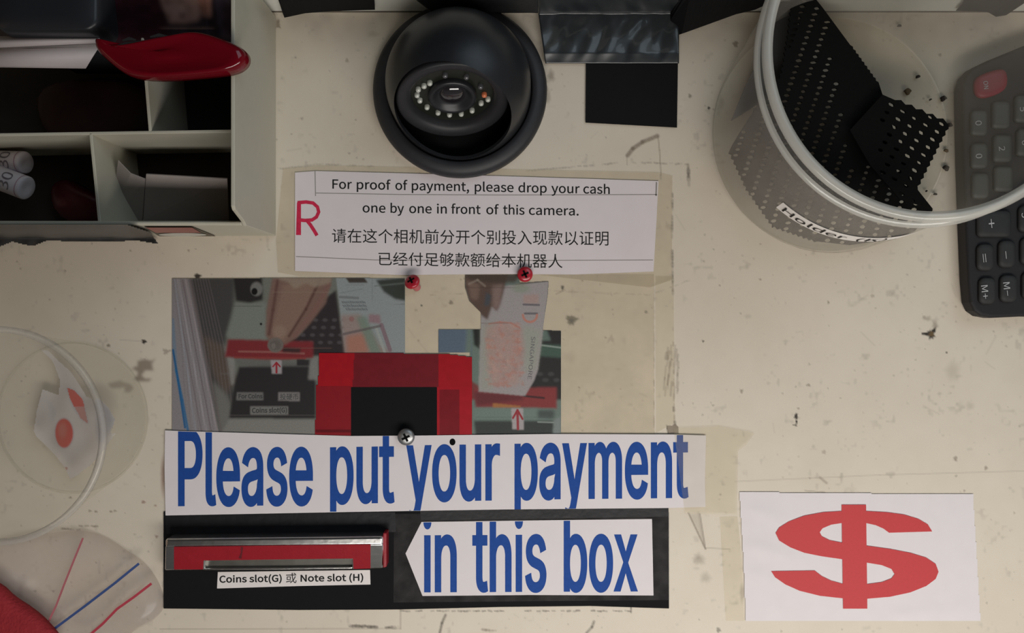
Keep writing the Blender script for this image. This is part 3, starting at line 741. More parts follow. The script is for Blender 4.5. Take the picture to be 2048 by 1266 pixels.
sl = empty('slot_label', W(588, 1158), 'small white label reading Coins slot or Note slot under the chrome slot', 'label')
sheet('paper', [(435.7, 1144), (740, 1140), (741, 1169), (600, 1172), (434, 1177)], .0010, pm('label_paper', (.78, .72, .70), .5, var=.04), sl, t=.00015)
letters('lettering', [word('Coins slot(G)', F_SANS, 438.8, 563.5, 1165.6, 1163.6, 14, (.55, .5)), word('或', F_CJK, 572, 593, 0, 0, 0, (0, 0), inkbox=(1146, 1166.5, 1145.5, 1166)), word('Note slot (H)', F_SANS, 601, 726.5, 1163.6, 1161.8, 14, (.55, .5))], .00106, INK_BLACK, sl)

ar = empty('arrow_sign', W(1060, 1115), 'white arrow shaped paper with blue words in this box, pointing at the slot', 'sign')
sheet('paper', [(811, 1107), (843, 1044), (1060, 1041), (1304, 1038), (1307, 1191), (1060, 1190), (845, 1192)], .00105, PAPER, ar, t=.00015)
ck = [((840, 1045), (1304, 1039.5), 1)]
ws = [word('in', F_BIG, 846.8, 913.6, 1184.8, 1184.5, 151, OF, clips=ck), word('this', F_BIG, 944.6, 1093, 1184.5, 1183.5, 151, OF, clips=ck), word('box', F_BIG, 1127.4, 1275, 1183.5, 1183, 151, OF, clips=ck)]
letters('lettering', ws, .0011, INK_BLUE, ar)

# ---- dollar notice
dl = empty('dollar_sign_paper', W(1720, 1114), 'white paper with a big wide red dollar sign at the lower right', 'sign')
cc = Canvas(1479, 984, 1962, 1246, 2.0)
cc.C[:] = (.74, .69, .70)
zf = np.zeros(cc.X.shape)
for (ax, ay), (bx, by), h, s in (((1470, 1010), (1570, 1040), .0009, 14), ((1470, 1085), (1600, 1120), .0012, 16), ((1480, 1140), (1560, 1170), .0009, 16), ((1600, 990), (1680, 1000), .0004, 12), ((1800, 1230), (1960, 1215), .0005, 14)):
    t = np.clip(((cc.X - ax) * (bx - ax) + (cc.Y - ay) * (by - ay)) / ((bx - ax) ** 2 + (by - ay) ** 2), 0, 1)
    d = np.hypot(cc.X - ax - t * (bx - ax), cc.Y - ay - t * (by - ay)); zf += h * np.exp(-(d / s) ** 2) * (1 - .8 * t)
zf *= np.clip((cc.X - 1480) / 40, .12, 1) * np.clip((cc.Y - 988) / 30, .1, 1) * .7
pz = .0005
cc.build('paper', pz, PAPER, dl, mask=[(1478, 983), (1640, 985), (1947, 988), (1954, 1100), (1962, 1244), (1700, 1243), (1491, 1244), (1486, 1120)], zf=zf)
Zd = lambda p: (1400 + p[0] / 3.1605, 900 + p[1] / 3.1605)
SA = [(1468, 515), (1440, 470), (1380, 435), (1290, 408), (1180, 393), (1050, 386), (895, 386), (780, 393), (660, 415), (560, 452), (500, 490), (478, 525), (500, 572), (570, 615), (660, 650), (770, 672), (895, 690), (1055, 712), (1150, 728), (1210, 752), (1230, 785), (1210, 812), (1150, 835), (1055, 848), (900, 845), (830, 826), (770, 797), (725, 762), (450, 766)]
SB = [(475, 805), (540, 850), (630, 890), (760, 922), (905, 938), (1058, 940), (1200, 928), (1330, 900), (1430, 860), (1490, 815), (1508, 770), (1490, 720), (1430, 680), (1330, 650), (1200, 625), (1055, 605), (895, 585), (820, 570), (770, 545), (757, 520), (775, 495), (830, 472), (895, 462), (1050, 462), (1110, 475), (1160, 497), (1195, 523)]
def fill2d(name, loops, z, mat, parent, thick=0, **tags):
    cu = bpy.data.curves.new('c', 'CURVE'); cu.dimensions = '2D'; cu.fill_mode = 'BOTH'
    for lp in loops:
        s = cu.splines.new('POLY'); s.points.add(len(lp) - 1); s.use_cyclic_u = True
        for p, (x, y) in zip(s.points, lp): p.co = (x / 100, y / 100, 0, 1)
    o = bpy.data.objects.new('c', cu); COL.objects.link(o)
    me = bpy.data.meshes.new_from_object(o.evaluated_get(bpy.context.evaluated_depsgraph_get()))
    P = [(v.co.x * 100, v.co.y * 100) for v in me.vertices]; F = [list(p.vertices) for p in me.polygons]
    bpy.data.objects.remove(o); bpy.data.curves.remove(cu); bpy.data.meshes.remove(me)
    zz = z if callable(z) else (lambda x, y: z)
    V = [W(x, y, zz(x, y)) for x, y in P]
    if thick:
        bm = bmesh.new(); vs = [bm.verts.new(v) for v in V]
        for f in F:
            try: bm.faces.new([vs[i] for i in f])
            except ValueError: pass
        bmesh.ops.remove_doubles(bm, verts=bm.verts, dist=1e-7)
        r = bmesh.ops.extrude_face_region(bm, geom=bm.faces[:])
        for v in r['geom']:
            if isinstance(v, bmesh.types.BMVert): v.co.z -= thick
        bmesh.ops.recalc_face_normals(bm, faces=bm.faces); bm.verts.index_update()
        V = [v.co.copy() for v in bm.verts]; F = [[v.index for v in f.verts] for f in bm.faces]; bm.free()
    return mesh(name, V, F, mat, parent, **tags)
S2 = []
S = [Zd(p) for p in SA + SB]
dsg = fill2d('dollar_sign', [S], pz + .0003, INK_RED, dl)
bm = bmesh.new(); bm.from_mesh(dsg.data)
bm.faces.new([bm.verts.new(W(*Zd(p), pz + .00034) - dsg.location - dl.location) for p in ((895, 346), (1050, 346), (1058, 1003), (905, 1003))][::-1]); bm.to_mesh(dsg.data); bm.free()

# ---- clear tapes
sheet('clear_tape', [(1347, 857), (1440, 853), (1509, 866), (1494, 888), (1476, 902), (1474, 1030), (1370, 1027)], .0013, TAPE_CLEAR, t=.0001, label='crinkled clear tape holding the right end of the big blue sign', cat='tape')
sheet('clear_tape', [(1311, 552), (1347, 552), (1350, 846), (1312, 866)], .0004, TAPE_CLEAR, t=.0002, label='yellowed vertical clear tape strip right of the banknote photo', cat='tape')
sheet('clear_tape', [(1440, 1034), (1475, 1033), (1484, 1120), (1489, 1242), (1452, 1242)], .0004, TAPE_CLEAR, t=.0002, label='dirty vertical clear tape strip left of the dollar paper', cat='tape')

# ================================================================== SCREWS
def screw(name, px, py, r, mat, z, tilt, label):
    c0 = W(px, py, z)
    e = empty(name, (c0.x, c0.y, 0), label, 'screw', 'screws in the counter')
    fr = Matrix.Translation(c0) @ Matrix.Rotation(tilt[0], 4, 'X') @ Matrix.Rotation(tilt[1], 4, 'Y')
    R = r * K
    lathe('head', [(R * .9, -.0012), (R, -.0008), (R, 0), (R * .93, .0006), (R * .7, .0011), (R * .4, .0013), (0.00001, .0014)], mat, e, seg=40, frame=fr)
    lathe('shank', [(R * .5, -z - .0005), (R * .5, -.001)], pm('screw_shank', (.55, .16, .17) if mat is RED_SCREW else (.25, .25, .25), .3, metal=.3), e, seg=20, frame=fr)
    V, F = [], []
    for rot in (math.radians(25), math.radians(115)):
        b = len(V)
        for x, y in ((-R * .5, -R * .13), (R * .5, -R * .13), (R * .5, R * .13), (-R * .5, R * .13)):
            d = math.hypot(x, y)
            V.append(fr @ Vector((x * math.cos(rot) - y * math.sin(rot), x * math.sin(rot) + y * math.cos(rot), .00148)))
        F.append([b, b + 1, b + 2, b + 3])
    mesh('cross_recess', V, F, VOID, e)
screw('cross_head_screw', 824, 563, 15.5, RED_SCREW, .0062, (-.48, -.30), 'red cross head screw leaning at the corner of the coin photo')
screw('cross_head_screw', 1050, 548.5, 15.5, RED_SCREW, .003, (0, 0), 'red cross head screw above the banknote photo')
screw('cross_head_screw', 812, 874, 17, STEEL, .0045, (.1, 0), 'grey steel cross head screw below the red framed plate')

# ================================================================== DOME CAMERA
dcx, dcy = W(920, 181, .004).x, W(920, 181, .004).y
dc = empty('dome_camera', (dcx, dcy, 0), 'black dome security camera with a ring of small lights, on the counter', 'camera')
cf = lambda z: (dcx, dcy)
lathe('base_ring', [(.0430, 0), (.0432, .003), (.0428, .0060), (.0412, .0078), (.0385, .0085), (.0362, .0088), (.0355, .0070), (.0352, .004)], BLACK_MATTE, dc, cen=cf, seg=128)
lathe('back_plate', [(.0360, .003), (.00001, .003)], VOID, dc, cen=cf)
ctr = W(905, 201, .028)
th = math.radians(64)
nrm = Vector((0.05, -math.sin(th), math.cos(th))).normalized()
ex = Vector((1, 0, 0)); ex = (ex - nrm * ex.dot(nrm)).normalized(); ey = nrm.cross(ex)
fr = Matrix(((ex.x, ey.x, nrm.x, ctr.x), (ex.y, ey.y, nrm.y, ctr.y), (ex.z, ey.z, nrm.z, ctr.z), (0, 0, 0, 1)))
zc, Rd = .018, .0348
prof = [(Rd * 1.01, .006), (Rd * 1.005, .012)] + [(Rd * math.cos(a), zc + Rd * math.sin(a)) for a in np.linspace(0, math.pi / 2 - .004, 70)]
do = lathe('dome_shell', prof, BLACK_DOME, dc, seg=128, cen=cf)
def carve(o, cutters, thickness):
    sd = o.modifiers.new('t', 'SOLIDIFY'); sd.thickness = thickness; sd.offset = -1
    for c_ in cutters:
        b_ = o.modifiers.new('b', 'BOOLEAN'); b_.operation = 'DIFFERENCE'; b_.solver = 'EXACT'; b_.object = c_
    bpy.context.view_layer.update()
    me = bpy.data.meshes.new_from_object(o.evaluated_get(bpy.context.evaluated_depsgraph_get()))
    o.modifiers.clear(); o.data = me
    for c_ in cutters: bpy.data.objects.remove(c_)
    me.materials.clear(); me.materials.append(BLACK_DOME)
    me.polygons.foreach_set('use_smooth', [True] * len(me.polygons)); me.polygons.foreach_set('material_index', [0] * len(me.polygons))
    bm_ = bmesh.new(); bm_.from_mesh(me)
    for e_ in bm_.edges: e_.smooth = e_.calc_face_angle(0) < .6
    bm_.to_mesh(me); bm_.free()
def cyl(name, frame, rx, ry, z0_, z1_, seg=96):
    V_ = [frame @ Vector((rx * math.cos(t), ry * math.sin(t), z)) for z in (z0_, z1_) for t in np.linspace(0, 2 * math.pi, seg + 1)[:-1]]
    F_ = [list(range(seg - 1, -1, -1)), list(range(seg, 2 * seg))] + [[i, (i + 1) % seg, seg + (i + 1) % seg, seg + i] for i in range(seg)]
    return fix_normals(mesh(name, V_, F_, BLACK_DOME))
k1 = cyl('cutter', fr, .0272, .0272, -.006, .05)
fr2 = Matrix.Translation((ctr.x, ctr.y - .002, .0335)) @ Matrix.Rotation(math.radians(90), 4, 'X')
k2 = cyl('cutter', fr2, .0225, .0215, -.002, .06)
carve(do, [k1, k2], .0016)
lathe('eyeball', [(.0262, .0), (.0266, -.004), (.0255, -.010), (.021, -.016), (.012, -.0205), (.00001, -.022)], BLACK_MATTE, dc, frame=fr, seg=80)
lathe('bezel', [(.0262, .0), (.0260, .0008), (.0250, .0012), (.0215, .0004), (.0200, -.0010), (.0192, -.0040)], BLACK_MATTE, dc, frame=fr, seg=80)
lathe('light_board', [(.0195, -.0038), (.0108, -.0038)], pm('dark_board', (.012, .014, .010), .35), dc, frame=fr, seg=64)
lathe('lens_ring', [(.0112, -.004), (.0114, -.0016), (.0105, -.0008), (.0090, -.0010), (.0078, -.0028), (.0060, -.0034)], BLACK_DOME, dc, frame=fr, seg=64)
lathe('lens', [(.0062, -.0034), (.0055, -.0026), (.0040, -.0019), (.0020, -.0015), (.00001, -.0014)], pm('lens_glass', (.02, .018, .02), .08, spec=.9, coat=.6), dc, frame=fr, seg=48)
LED = pm('clear_bulb', (.62, .64, .58), .1, spec=1.0, coat=.8, var=.3, scale=900); LEDO = pm('orange_bulb', (.75, .22, .10), .15, spec=.8); LEDD = pm('dim_bulb', (.10, .10, .11), .12, spec=.9, coat=.5)
for deg, rr, m in ((150, 15.4, LED), (162, 17.2, LED), (137, 14.2, LED), (176, 17.4, LED), (190, 16.6, LED), (212, 15.6, LED), (238, 15.2, LED), (261, 15, LED), (284, 15, LED), (307, 15.4, LED), (334, 15.6, LED), (347, 18, LED), (358, 15.8, LEDO), (22, 15.2, LEDD), (100, 15, LEDD), (60, 15, LEDD)):
    a = math.radians(deg); f2 = fr @ Matrix.Translation((rr * .00095 * math.cos(a), rr * .00095 * math.sin(a), -.0038))
    lathe('light_bulb', [(.0013, 0), (.0013, .0010), (.0011, .0017), (.0006, .0021), (.00001, .0022)], m, dc, frame=f2, seg=14)

# ================================================================== BLACK TAPES AT THE BACK
def WW(px, py, off=.001, lift=.0):
    """on the counter before the back board, on the board above it"""
    yw = WALLY - off
    s = (CY - py) * K / yw
    if s <= H / (H - lift): return W(px, py, lift)
    z = H - H / s
    return Vector(((px - CX) * K / s, yw, z))
def crumple(name, poly_l, poly_r, y0, y1, nx, ny, mat, amp, fn, **tags):
    """poly_l/poly_r give the left and right edge over py; fn adds height"""
    V, F = [], []
    for j in range(ny + 1):
        py = y0 + (y1 - y0) * j / ny
        xl, xr = poly_l(py), poly_r(py)
        for i in range(nx + 1):
            px = xl + (xr - xl) * i / nx
            h = fn(px, py)
            p = WW(px, py, .0012 + h * .5, .0012 + max(h, 0) )
            V.append(p)
    for j in range(ny):
        for i in range(nx):
            a = j * (nx + 1) + i; F.append([a, a + nx + 1, a + nx + 2, a + 1])
    o = mesh(name, V, F, mat, None, smooth=True, **tags)
    sm = o.modifiers.new('thickness', 'SOLIDIFY'); sm.thickness = .0003; sm.offset = -1
    return o
def fold(px, py):
    h = .0016 * mnoise.noise(Vector((px / 46, py / 150, 1.3))) + .0007 * mnoise.noise(Vector((px / 21 + py / 60, py / 40, 4.1))) + .0020
    return max(.0002, h * min(1, max(.05, (132 - py) / 26)))
crumple('black_tape', lambda y: 1073 + y * .14, lambda y: 1358, -14, 127, 90, 60, BLACK_GLOSS, 0, fold, label='crumpled shiny black plastic tape right of the dome camera', cat='tape')
sheet('black_card', [(1172, 118), (1356, 118), (1354, 255), (1171, 245)], .0010, BLACK_CARD, t=.0004, label='matte black square card hanging below the crumpled black tape', cat='card')
def tri(name, pts_px, lab, mat=BLACK_CARD, off=.0016):
    pts = resample(pts_px, 8); V = [WW(x, y, off, off) for x, y in pts]
    bm = bmesh.new(); f = bm.faces.new([bm.verts.new(v) for v in V]); bmesh.ops.triangulate(bm, faces=bm.faces[:]); bm.verts.index_update()
    o = mesh(name, [v.co.copy() for v in bm.verts], [[v.index for v in q.verts] for q in bm.faces], mat, None, label=lab, cat='tape'); bm.free()
    sm = o.modifiers.new('thickness', 'SOLIDIFY'); sm.thickness = .0003; sm.offset = 0
    return o
tri('black_tape', [(1340, -14), (1545, -14), (1530, 10), (1510, 19), (1472, 28), (1356, 70), (1340, 76)], 'matte black tape running up to the clear jar with a slanted lower edge')
tri('black_tape', [(552, -14), (748, -14), (750, 19), (660, 22), (610, 26), (569, 35), (560, 8)], 'short black tape on the pale back board left of the dome camera')
tri('black_tape', [(1935, -14), (2090, -14), (2090, 4), (2048, 6), (2030, 14), (2012, 30), (1992, 33), (1975, 23), (1912, 21), (1925, 8)], 'ragged black tape on the back board at the top right corner')
def drape(px, py):
    return max(.0004, .004 + .004 * mnoise.noise(Vector((px / 50, py / 30, 7.7))))
crumple('black_cloth', lambda y: 832 + max(0, y) * 1.3, lambda y: 1076, -14, 26, 60, 16, pm('black_cloth', (.02, .021, .023), .55, bump=.2, bscale=600), 0, drape, label='black plastic sheet bunched against the board behind the dome camera', cat='sheet')

# ================================================================== CLEAR JAR, MAT, LABEL
jb = np.array([(636) * K, 363 * K]); jr = np.array([614 * K, 388 * K]); JH = .124
def jc(z): t = z / JH; return tuple(jb + (jr - jb) * t)
def jrad(z): return (238 + (243 - 238) * z / JH) * K
jar = empty('clear_jar', (*jb, 0), 'hazy clear plastic jar with a white Holder label, standing beside the calculator', 'jar')
lathe('base', [(.00001, .0012), (.040, .0012), (.050, .0014), (.0525, .0028), (.0545, .0028), (.0560, .0012), (jrad(0) - .001, .0006)], JAR_BASE, jar, cen=jc, seg=128)
lathe('wall', [(jrad(0) - .001, .0006), (jrad(0), .004)] + [(jrad(z), z) for z in np.linspace(.012, .104, 14)], JAR, jar, cen=jc, seg=160)
def ring(name, R, z0, pts, mat): return lathe(name, [(R + dr, z0 + dz) for dr, dz in pts], mat, jar, cen=jc, seg=160)
lathe('neck', [(jrad(z), z) for z in (.104, .112, .119, .1225)], clear('clear_plastic_neck', (.96, .96, .95), (.40, .38, .35), .22, rough=.1, spec=.7), jar, cen=jc, seg=160)
ring('flange', jrad(.110), .110, [(.0002, -.0015), (.0018, -.0010), (.0024, .0002), (.0020, .0014), (.0002, .0018)], JAR_RIM)
ring('lip', jrad(.1225), .1225, [(.0016, -.0018), (.0020, 0), (.0012, .0014), (-.0004, .0018), (-.0018, .0010), (-.0022, -.0006), (-.0014, -.0022), (.0002, -.0028), (.0016, -.0018)], JAR_RIM)
def on_jar(ang, z, lift): 
    c_ = jc(z); r_ = jrad(z) + lift; return Vector((c_[0] + r_ * math.cos(ang), c_[1] + r_ * math.sin(ang), z))
c80 = jc(.0585); sc80 = H / (H - .0585)
def ang_of(px, py): return math.atan2((CY - py) * K / sc80 - c80[1], (px - CX) * K / sc80 - c80[0])
a0, a1 = ang_of(1566, 402), ang_of(1835, 484)
V, F = [], []
for i in range(41):
    a = a0 + (a1 - a0) * i / 40
    V += [on_jar(a, .0525, .0003), on_jar(a, .0650, .0003)]
F = [[2 * i, 2 * i + 2, 2 * i + 3, 2 * i + 1] for i in range(40)]
lb = mesh('holder_label', V, F, pm('white_label', (.80, .77, .74), .45, var=.03), jar, smooth=True, label='white printed label strip')
def arc_text(t, f0, f1):
    V, F = glyphs(t, F_SANS)
    u = (V[:, 0] - V[:, 0].min()) / np.ptp(V[:, 0]); v = V[:, 1] / cap_of(F_SANS)
    return [on_jar(a0 + (a1 - a0) * (f0 + (f1 - f0) * a), .0550 + .0072 * b, .0006) for a, b in zip(u, v)], F
V, F = [], []
for t, f0, f1 in (('Holder', .04, .52), ('(K)', .60, .80)):
    v, f = arc_text(t, f0, f1); b = len(V); V += v; F += [[i + b for i in q] for q in f]
mesh('lettering', V, F, INK_BLACK, lb)

RUB = pm('black_rubber', (.008, .008, .008), .9, spec=.08, var=.3, scale=1500, bump=.3, bscale=2500)
def zigzag(a, b, step=11, amp=4):
    a = np.array(a, float); b = np.array(b, float); d = b - a; L = np.linalg.norm(d); nn = np.array([d[1], -d[0]]) / L; m = max(2, int(L / step)) 
    out = []
    for i in range(m): out += [tuple(a + d * i / m), tuple(a + d * (i + .5) / m + nn * amp)]
    return out
def inpoly(x, y, pts):
    r = False
    for i in range(len(pts)):
        (xa, ya), (xb, yb) = pts[i], pts[(i + 1) % len(pts)]
        if (ya > y) != (yb > y) and x < (xb - xa) * (y - ya) / (yb - ya) + xa: r = not r
    return r
def mat_sheet(name, outline, z, d1, d2, o, zone, hole_r, parent):
    loops = [outline]; small = []
    cxm = np.mean(np.array(outline), axis=0)
    for i in range(-60, 61):
        for j in range(-40, 41):
            x, y = o[0] + d1[0] * i + d2[0] * j, o[1] + d1[1] * i + d2[1] * j
            if not inpoly(x, y, outline) or not zone(x, y): continue
            rx, ry, an = hole_r; rx *= random.uniform(.8, 1.1); ry *= random.uniform(.8, 1.1)
            pts = []
            for k in range(6):
                t = math.radians(60 * k); px, py = rx * math.cos(t), ry * math.sin(t)
                pts.append((x + px * math.cos(an) - py * math.sin(an), y + px * math.sin(an) + py * math.cos(an)))
            if all(inpoly(*p, outline) for p in pts): loops.append(pts)
    return fill2d(name, loops, z, RUB, parent, thick=.0012)
rm = empty('perforated_mat', W(1680, 260, .012), 'black perforated rubber mat folded inside the clear jar', 'mat')
o1 = zigzag((1582, -10), (1575, 60)) + zigzag((1575, 60), (1560, 150)) + zigzag((1560, 150), (1500, 225)) + [(1466, 288)] + zigzag((1458, 306), (1492, 380)) + zigzag((1492, 380), (1545, 455)) + zigzag((1545, 455), (1640, 488)) + [(1700, 490), (1790, 478), (1830, 462), (1866, 420), (1829, 380), (1800, 300), (1765, 189)] + zigzag((1757, 164), (1700, 85), 9, 2.5) + [(1646, 16), (1625, -10)]
z1 = lambda x, y: .020 + (1700 - x) * 1.5e-5 + (300 - y) * 1.0e-5
mat_sheet('lower_fold', o1, z1, (-4.0, 11.6), (25, 15.5), (1601, 24), lambda x, y: (x < 1672 + (y - 150) * .15 and not (x > 1660 and y < 120)) or y > 330, (6.6, 3.6, -.15), rm)
o2 = [(1765, 189)] + zigzag((1790, 200), (1895, 246), 22, 5) + zigzag((1897, 250), (1829, 384), 13, 4) + [(1866, 418), (1800, 398), (1740, 330), (1700, 260)]
mat_sheet('upper_fold', o2, lambda x, y: .025 + (x - 1700) * 1.2e-5, (-9, 15.5), (23, 13.5), (1783, 209), lambda x, y: x > 1770 - (y - 200) * .15, (6.5, 3.8, .5), rm)
o3 = [(1462, 242), (1490, 176), (1512, 128), (1520, 70), (1545, 10), (1600, -10), (1590, 120), (1545, 190)]
fill2d('grey_scrap', [o3], lambda x, y: .014, pm('grey_rubber', (.05, .05, .05), .7), rm, thick=.001, label='plain grey end of the mat')
for i, (x, y, r, col) in enumerate(((1799, 51, 4, 0), (1836, 153, 4.5, 0), (1887, 197, 6.5, 0), (1816, 183, 7, 1), (1893, 336, 6.5, 0), (1893, 301, 4.5, 1), (1871, 388, 3.5, 0), (1898, 250, 7, 0), (1861, 199, 2.5, 0), (1853, 382, 2, 0))):
    pts = [(x + r * (1 + .25 * math.sin(3 * a + i)) * math.cos(a), y + r * (.8 + .25 * math.cos(2 * a + i)) * math.sin(a)) for a in np.linspace(0, 2 * math.pi, 12)[:-1]]
    pillow('rubber_crumb', pts, .0013, .0012, pm('crumb', (.13, .09, .05) if col else (.02, .014, .010), .8), label='small crumb in the clear jar beside the black mat' if not col else 'pale brown crumb in the clear jar beside the black mat', cat='crumb', group='dark crumbs in the jar' if not col else 'pale crumbs in the jar')

# ================================================================== CALCULATOR
ca = empty('calculator', W(2060, 370), 'black pocket calculator with grey symbols, partly behind the clear jar', 'calculator')
CB = pm('calculator_case', (.019, .018, .019), .6, spec=.25, var=.2, scale=900); CK = pm('calculator_key', (.030, .030, .030), .6, spec=.25, var=.2); CKG = pm('calculator_grey_key', (.05, .054, .05), .5); CKR = pm('calculator_red_key', (.22, .014, .028), .45)
out = [(1926, 200), (1926, 172), (1933, 150), (1948, 134), (1975, 121), (2048, 91), (2230, 20), (2260, 640), (2048, 633), (1985, 636), (1963, 632), (1949, 622), (1941, 605), (1937, 560), (1932, 440), (1928, 320)]
prism('case', out, 0, .010, CB, ca, bev=.0016, seg=4)
SYM = pm('grey_key_print', (.42, .42, .42), .5)
def key(pts, mat, texts=(), zt=.0122):
    k = pillow('key', pts, .0098, .0024, mat, ca, prof=((1, 0), (.97, .6), (.88, .92), (.6, 1)))
    if texts: letters('key_symbol', texts, zt + .0003, SYM, k)
def ktext(t, cx, cy, w, cap, rot=84): return word(t, F_SANS, cx - w / 2, cx + w / 2, cy + cap / 2, cy + cap / 2, cap, (0, 0), rot=(cx, cy, rot))
key(smooth_closed([(1946, 160), (1962, 148), (2000, 136), (2014, 142), (2016, 170), (2004, 186), (1966, 199), (1948, 190)], 2), CKR, [ktext('ON', 1972, 170, 16, 9)])
for (x, y, w, h, m, t) in ((1957, 246, 17, 26, CKG, 'O'), (2001, 230, 18, 28, CKG, ''), (2046, 218, 18, 28, CKG, '5'), (1958, 312, 17, 26, CKG, '0'), (2004, 297, 19, 28, CKG, '2'), (2050, 285, 18, 28, CKG, '6'), (1960, 372, 17, 26, CKG, ''), (2006, 358, 19, 26, CKG, '')):
    key(smooth_closed(rrect(x - w, y - h, x + w, y + h, 9), 1), m, [ktext(t, x, y, 9, 12)] if t else ())
key(smooth_closed(rrect(1953, 420, 2022, 475, 10), 1), CK, [ktext('+', 1983, 447, 18, 16)])
key(smooth_closed(rrect(1953, 487, 1987, 542, 12), 1), CK, [ktext('=', 1969, 516, 17, 14)])
key(smooth_closed(rrect(1996, 480, 2030, 536, 12), 1), CK, [ktext('−', 2012, 510, 15, 14)])
key(smooth_closed(rrect(1957, 554, 1991, 609, 12), 1), CK, [ktext('M+', 1970, 584, 27, 13)])
key(smooth_closed(rrect(1999, 549, 2034, 605, 12), 1), CK, [ktext('M−', 2014, 578, 27, 13)])
key(smooth_closed(rrect(2040, 474, 2075, 530, 12), 1), CK); key(smooth_closed(rrect(2043, 543, 2078, 599, 12), 1), CK); key(smooth_closed(rrect(2036, 410, 2075, 465, 12), 1), CK, [ktext('3', 2050, 430, 10, 13)])

# ================================================================== TRAY
tr = empty('desk_organizer', (-.21, .095, 0), 'cream plastic desk organizer tray with compartments at the upper left', 'organizer')
XR, XRi, YF, YFi = -.1180, -.1197, .0403, .0424
def yz_prism(name, yz, xa, xb, mat, parent, bev=.0004):
    n = len(yz); V = [(xa, y, z) for y, z in yz] + [(xb, y, z) for y, z in yz]
    F = [list(range(n)), list(range(2 * n - 1, n - 1, -1))] + [[i, (i + 1) % n, n + (i + 1) % n, n + i] for i in range(n)]
    o = fix_normals(mesh(name, V, F, mat, parent)); bevel(o, bev, 2); return o
yz_prism('side_wall', [(YF, 0), (YF, .050), (YF + .0015, .0525), (.0455, .0655), (.047, .067), (.150, .067), (.150, 0)], XRi, XR, CREAM, tr)
yz_prism('front_wall', [(YF, .0), (YF, .0512), (YF + .0006, .052), (YFi - .0006, .052), (YFi, .0512), (YFi, 0)], -.300, XRi, CREAM, tr)
yz_prism('back_wall', [(.148, 0), (.148, .067), (.150, .067), (.150, 0)], -.300, XRi, CREAM, tr)
yz_prism('side_wall', [(YF, 0), (YF, .052), (.047, .067), (.150, .067), (.150, 0)], -.302, -.300, CREAM, tr)
box('floor_plate', -.300, XRi, YFi, .148, 0.0002, .0030, pm('dark_brown_floor', (.030, .021, .018), .8, var=.4, scale=60), tr)  # darkness of the deep compartments is put into this floor colour
def divider(pa, pb, th_, zt_=.0505):
    a, b = W(*pa, zt_), W(*pb, zt_); d = (b - a).normalized(); nn = Vector((-d.y, d.x, 0)) * th_ / 2
    V = [p + s_ * nn for p in (a, b) for s_ in (1, -1)]; V = V + [Vector((v.x, v.y, .003)) for v in V]
    F = [[0, 1, 3, 2], [4, 6, 7, 5], [0, 4, 5, 1], [2, 3, 7, 6], [0, 2, 6, 4], [1, 5, 7, 3]]
    bevel(fix_normals(mesh('divider', V, F, CREAM, tr)), .0003, 2)
divider((-170, 272), (463, 262), .0014); divider((181, 266), (199, 447), .0014); divider((280, 20), (300, 262), .0014)
st = [W(300, 448, .0505), W(386, 448, .0505)]
def onfront(px, zz): return Vector(((px - CX) * K * (H - zz) / H, YF - .0004, zz))
V = [onfront(288, .050), onfront(384, .050), onfront(432, .002), onfront(318, .002)]
mesh('front_sticker', V, [[0, 1, 2, 3]], pm('dull_olive_sticker', (.09, .07, .045), .5, var=.3, scale=300), tr, label='old printed sticker')
V2 = [onfront(292, .049) + Vector((0, -.0003, 0)), onfront(384, .049) + Vector((0, -.0003, 0)), onfront(402, .024) + Vector((0, -.0003, 0)), onfront(312, .024) + Vector((0, -.0003, 0))]
mesh('front_sticker', V2, [[0, 1, 2, 3]], pm('faded_red_print', (.30, .10, .08), .5, var=.25, scale=600), tr, label='faded red band of the sticker')
el = [onfront(365 + 48 * math.cos(a) , .014 + .009 * math.sin(a)) + Vector((0, -.0003, 0)) for a in np.linspace(0, 6.283, 25)[:-1]]
mesh('front_sticker', el, [list(range(24))], pm('pale_print', (.55, .54, .48), .5, var=.2, scale=500), tr, label='pale oval of the sticker')
# things in the tray
def slab_q(name, q, th_, mat, **tags):
    """thin card from four corners (px, py, z)"""
    P = [W(*p) for p in q]; nn = (P[1] - P[0]).cross(P[3] - P[0]).normalized() * th_
    V = P + [p - nn for p in P]
    return fix_normals(mesh(name, V, [[0, 1, 2, 3], [7, 6, 5, 4], [0, 4, 5, 1], [1, 5, 6, 2], [2, 6, 7, 3], [3, 7, 4, 0]], mat, **tags))
CARD = pm('grey_card', (.33, .285, .265), .7, var=.05, scale=400)
slab_q('paper_card', [(293, 347, .034), (455, 356, .034), (458, 440, .010), (287, 440, .010)], .0006, CARD, label='grey card lying at the right of the front compartment of the tray', cat='card')
pts = [W(237, 320, .036), W(262, 346, .034), W(291, 357, .032), W(286, 440, .009), W(222, 440, .009)]
cdm = mesh('paper_card', pts, [[0, 1, 2, 3, 4]], CARD, label='torn pointed grey card beside the divider in the tray', cat='card'); sm = cdm.modifiers.new('thickness', 'SOLIDIFY'); sm.thickness = .0005
slab_q('paper_slip', [(217, 380, .024), (226, 372, .024), (224, 440, .012), (212, 440, .012)], .0004, pm('yellow_slip', (.5, .43, .25), .7), label='narrow yellowish slip between divider and torn card', cat='paper')
DR = pm('dark_red_plastic', (.07, .004, .011), .4, var=.4, scale=120, bump=.3, bscale=200)
pillow('red_pouch', smooth_closed([(95, 372), (130, 352), (170, 378), (236, 405), (236, 455), (120, 450)], 2), .0031, .012, DR, label='dark red plastic pouch in the lower left compartment of the tray', cat='pouch', wob=.003)
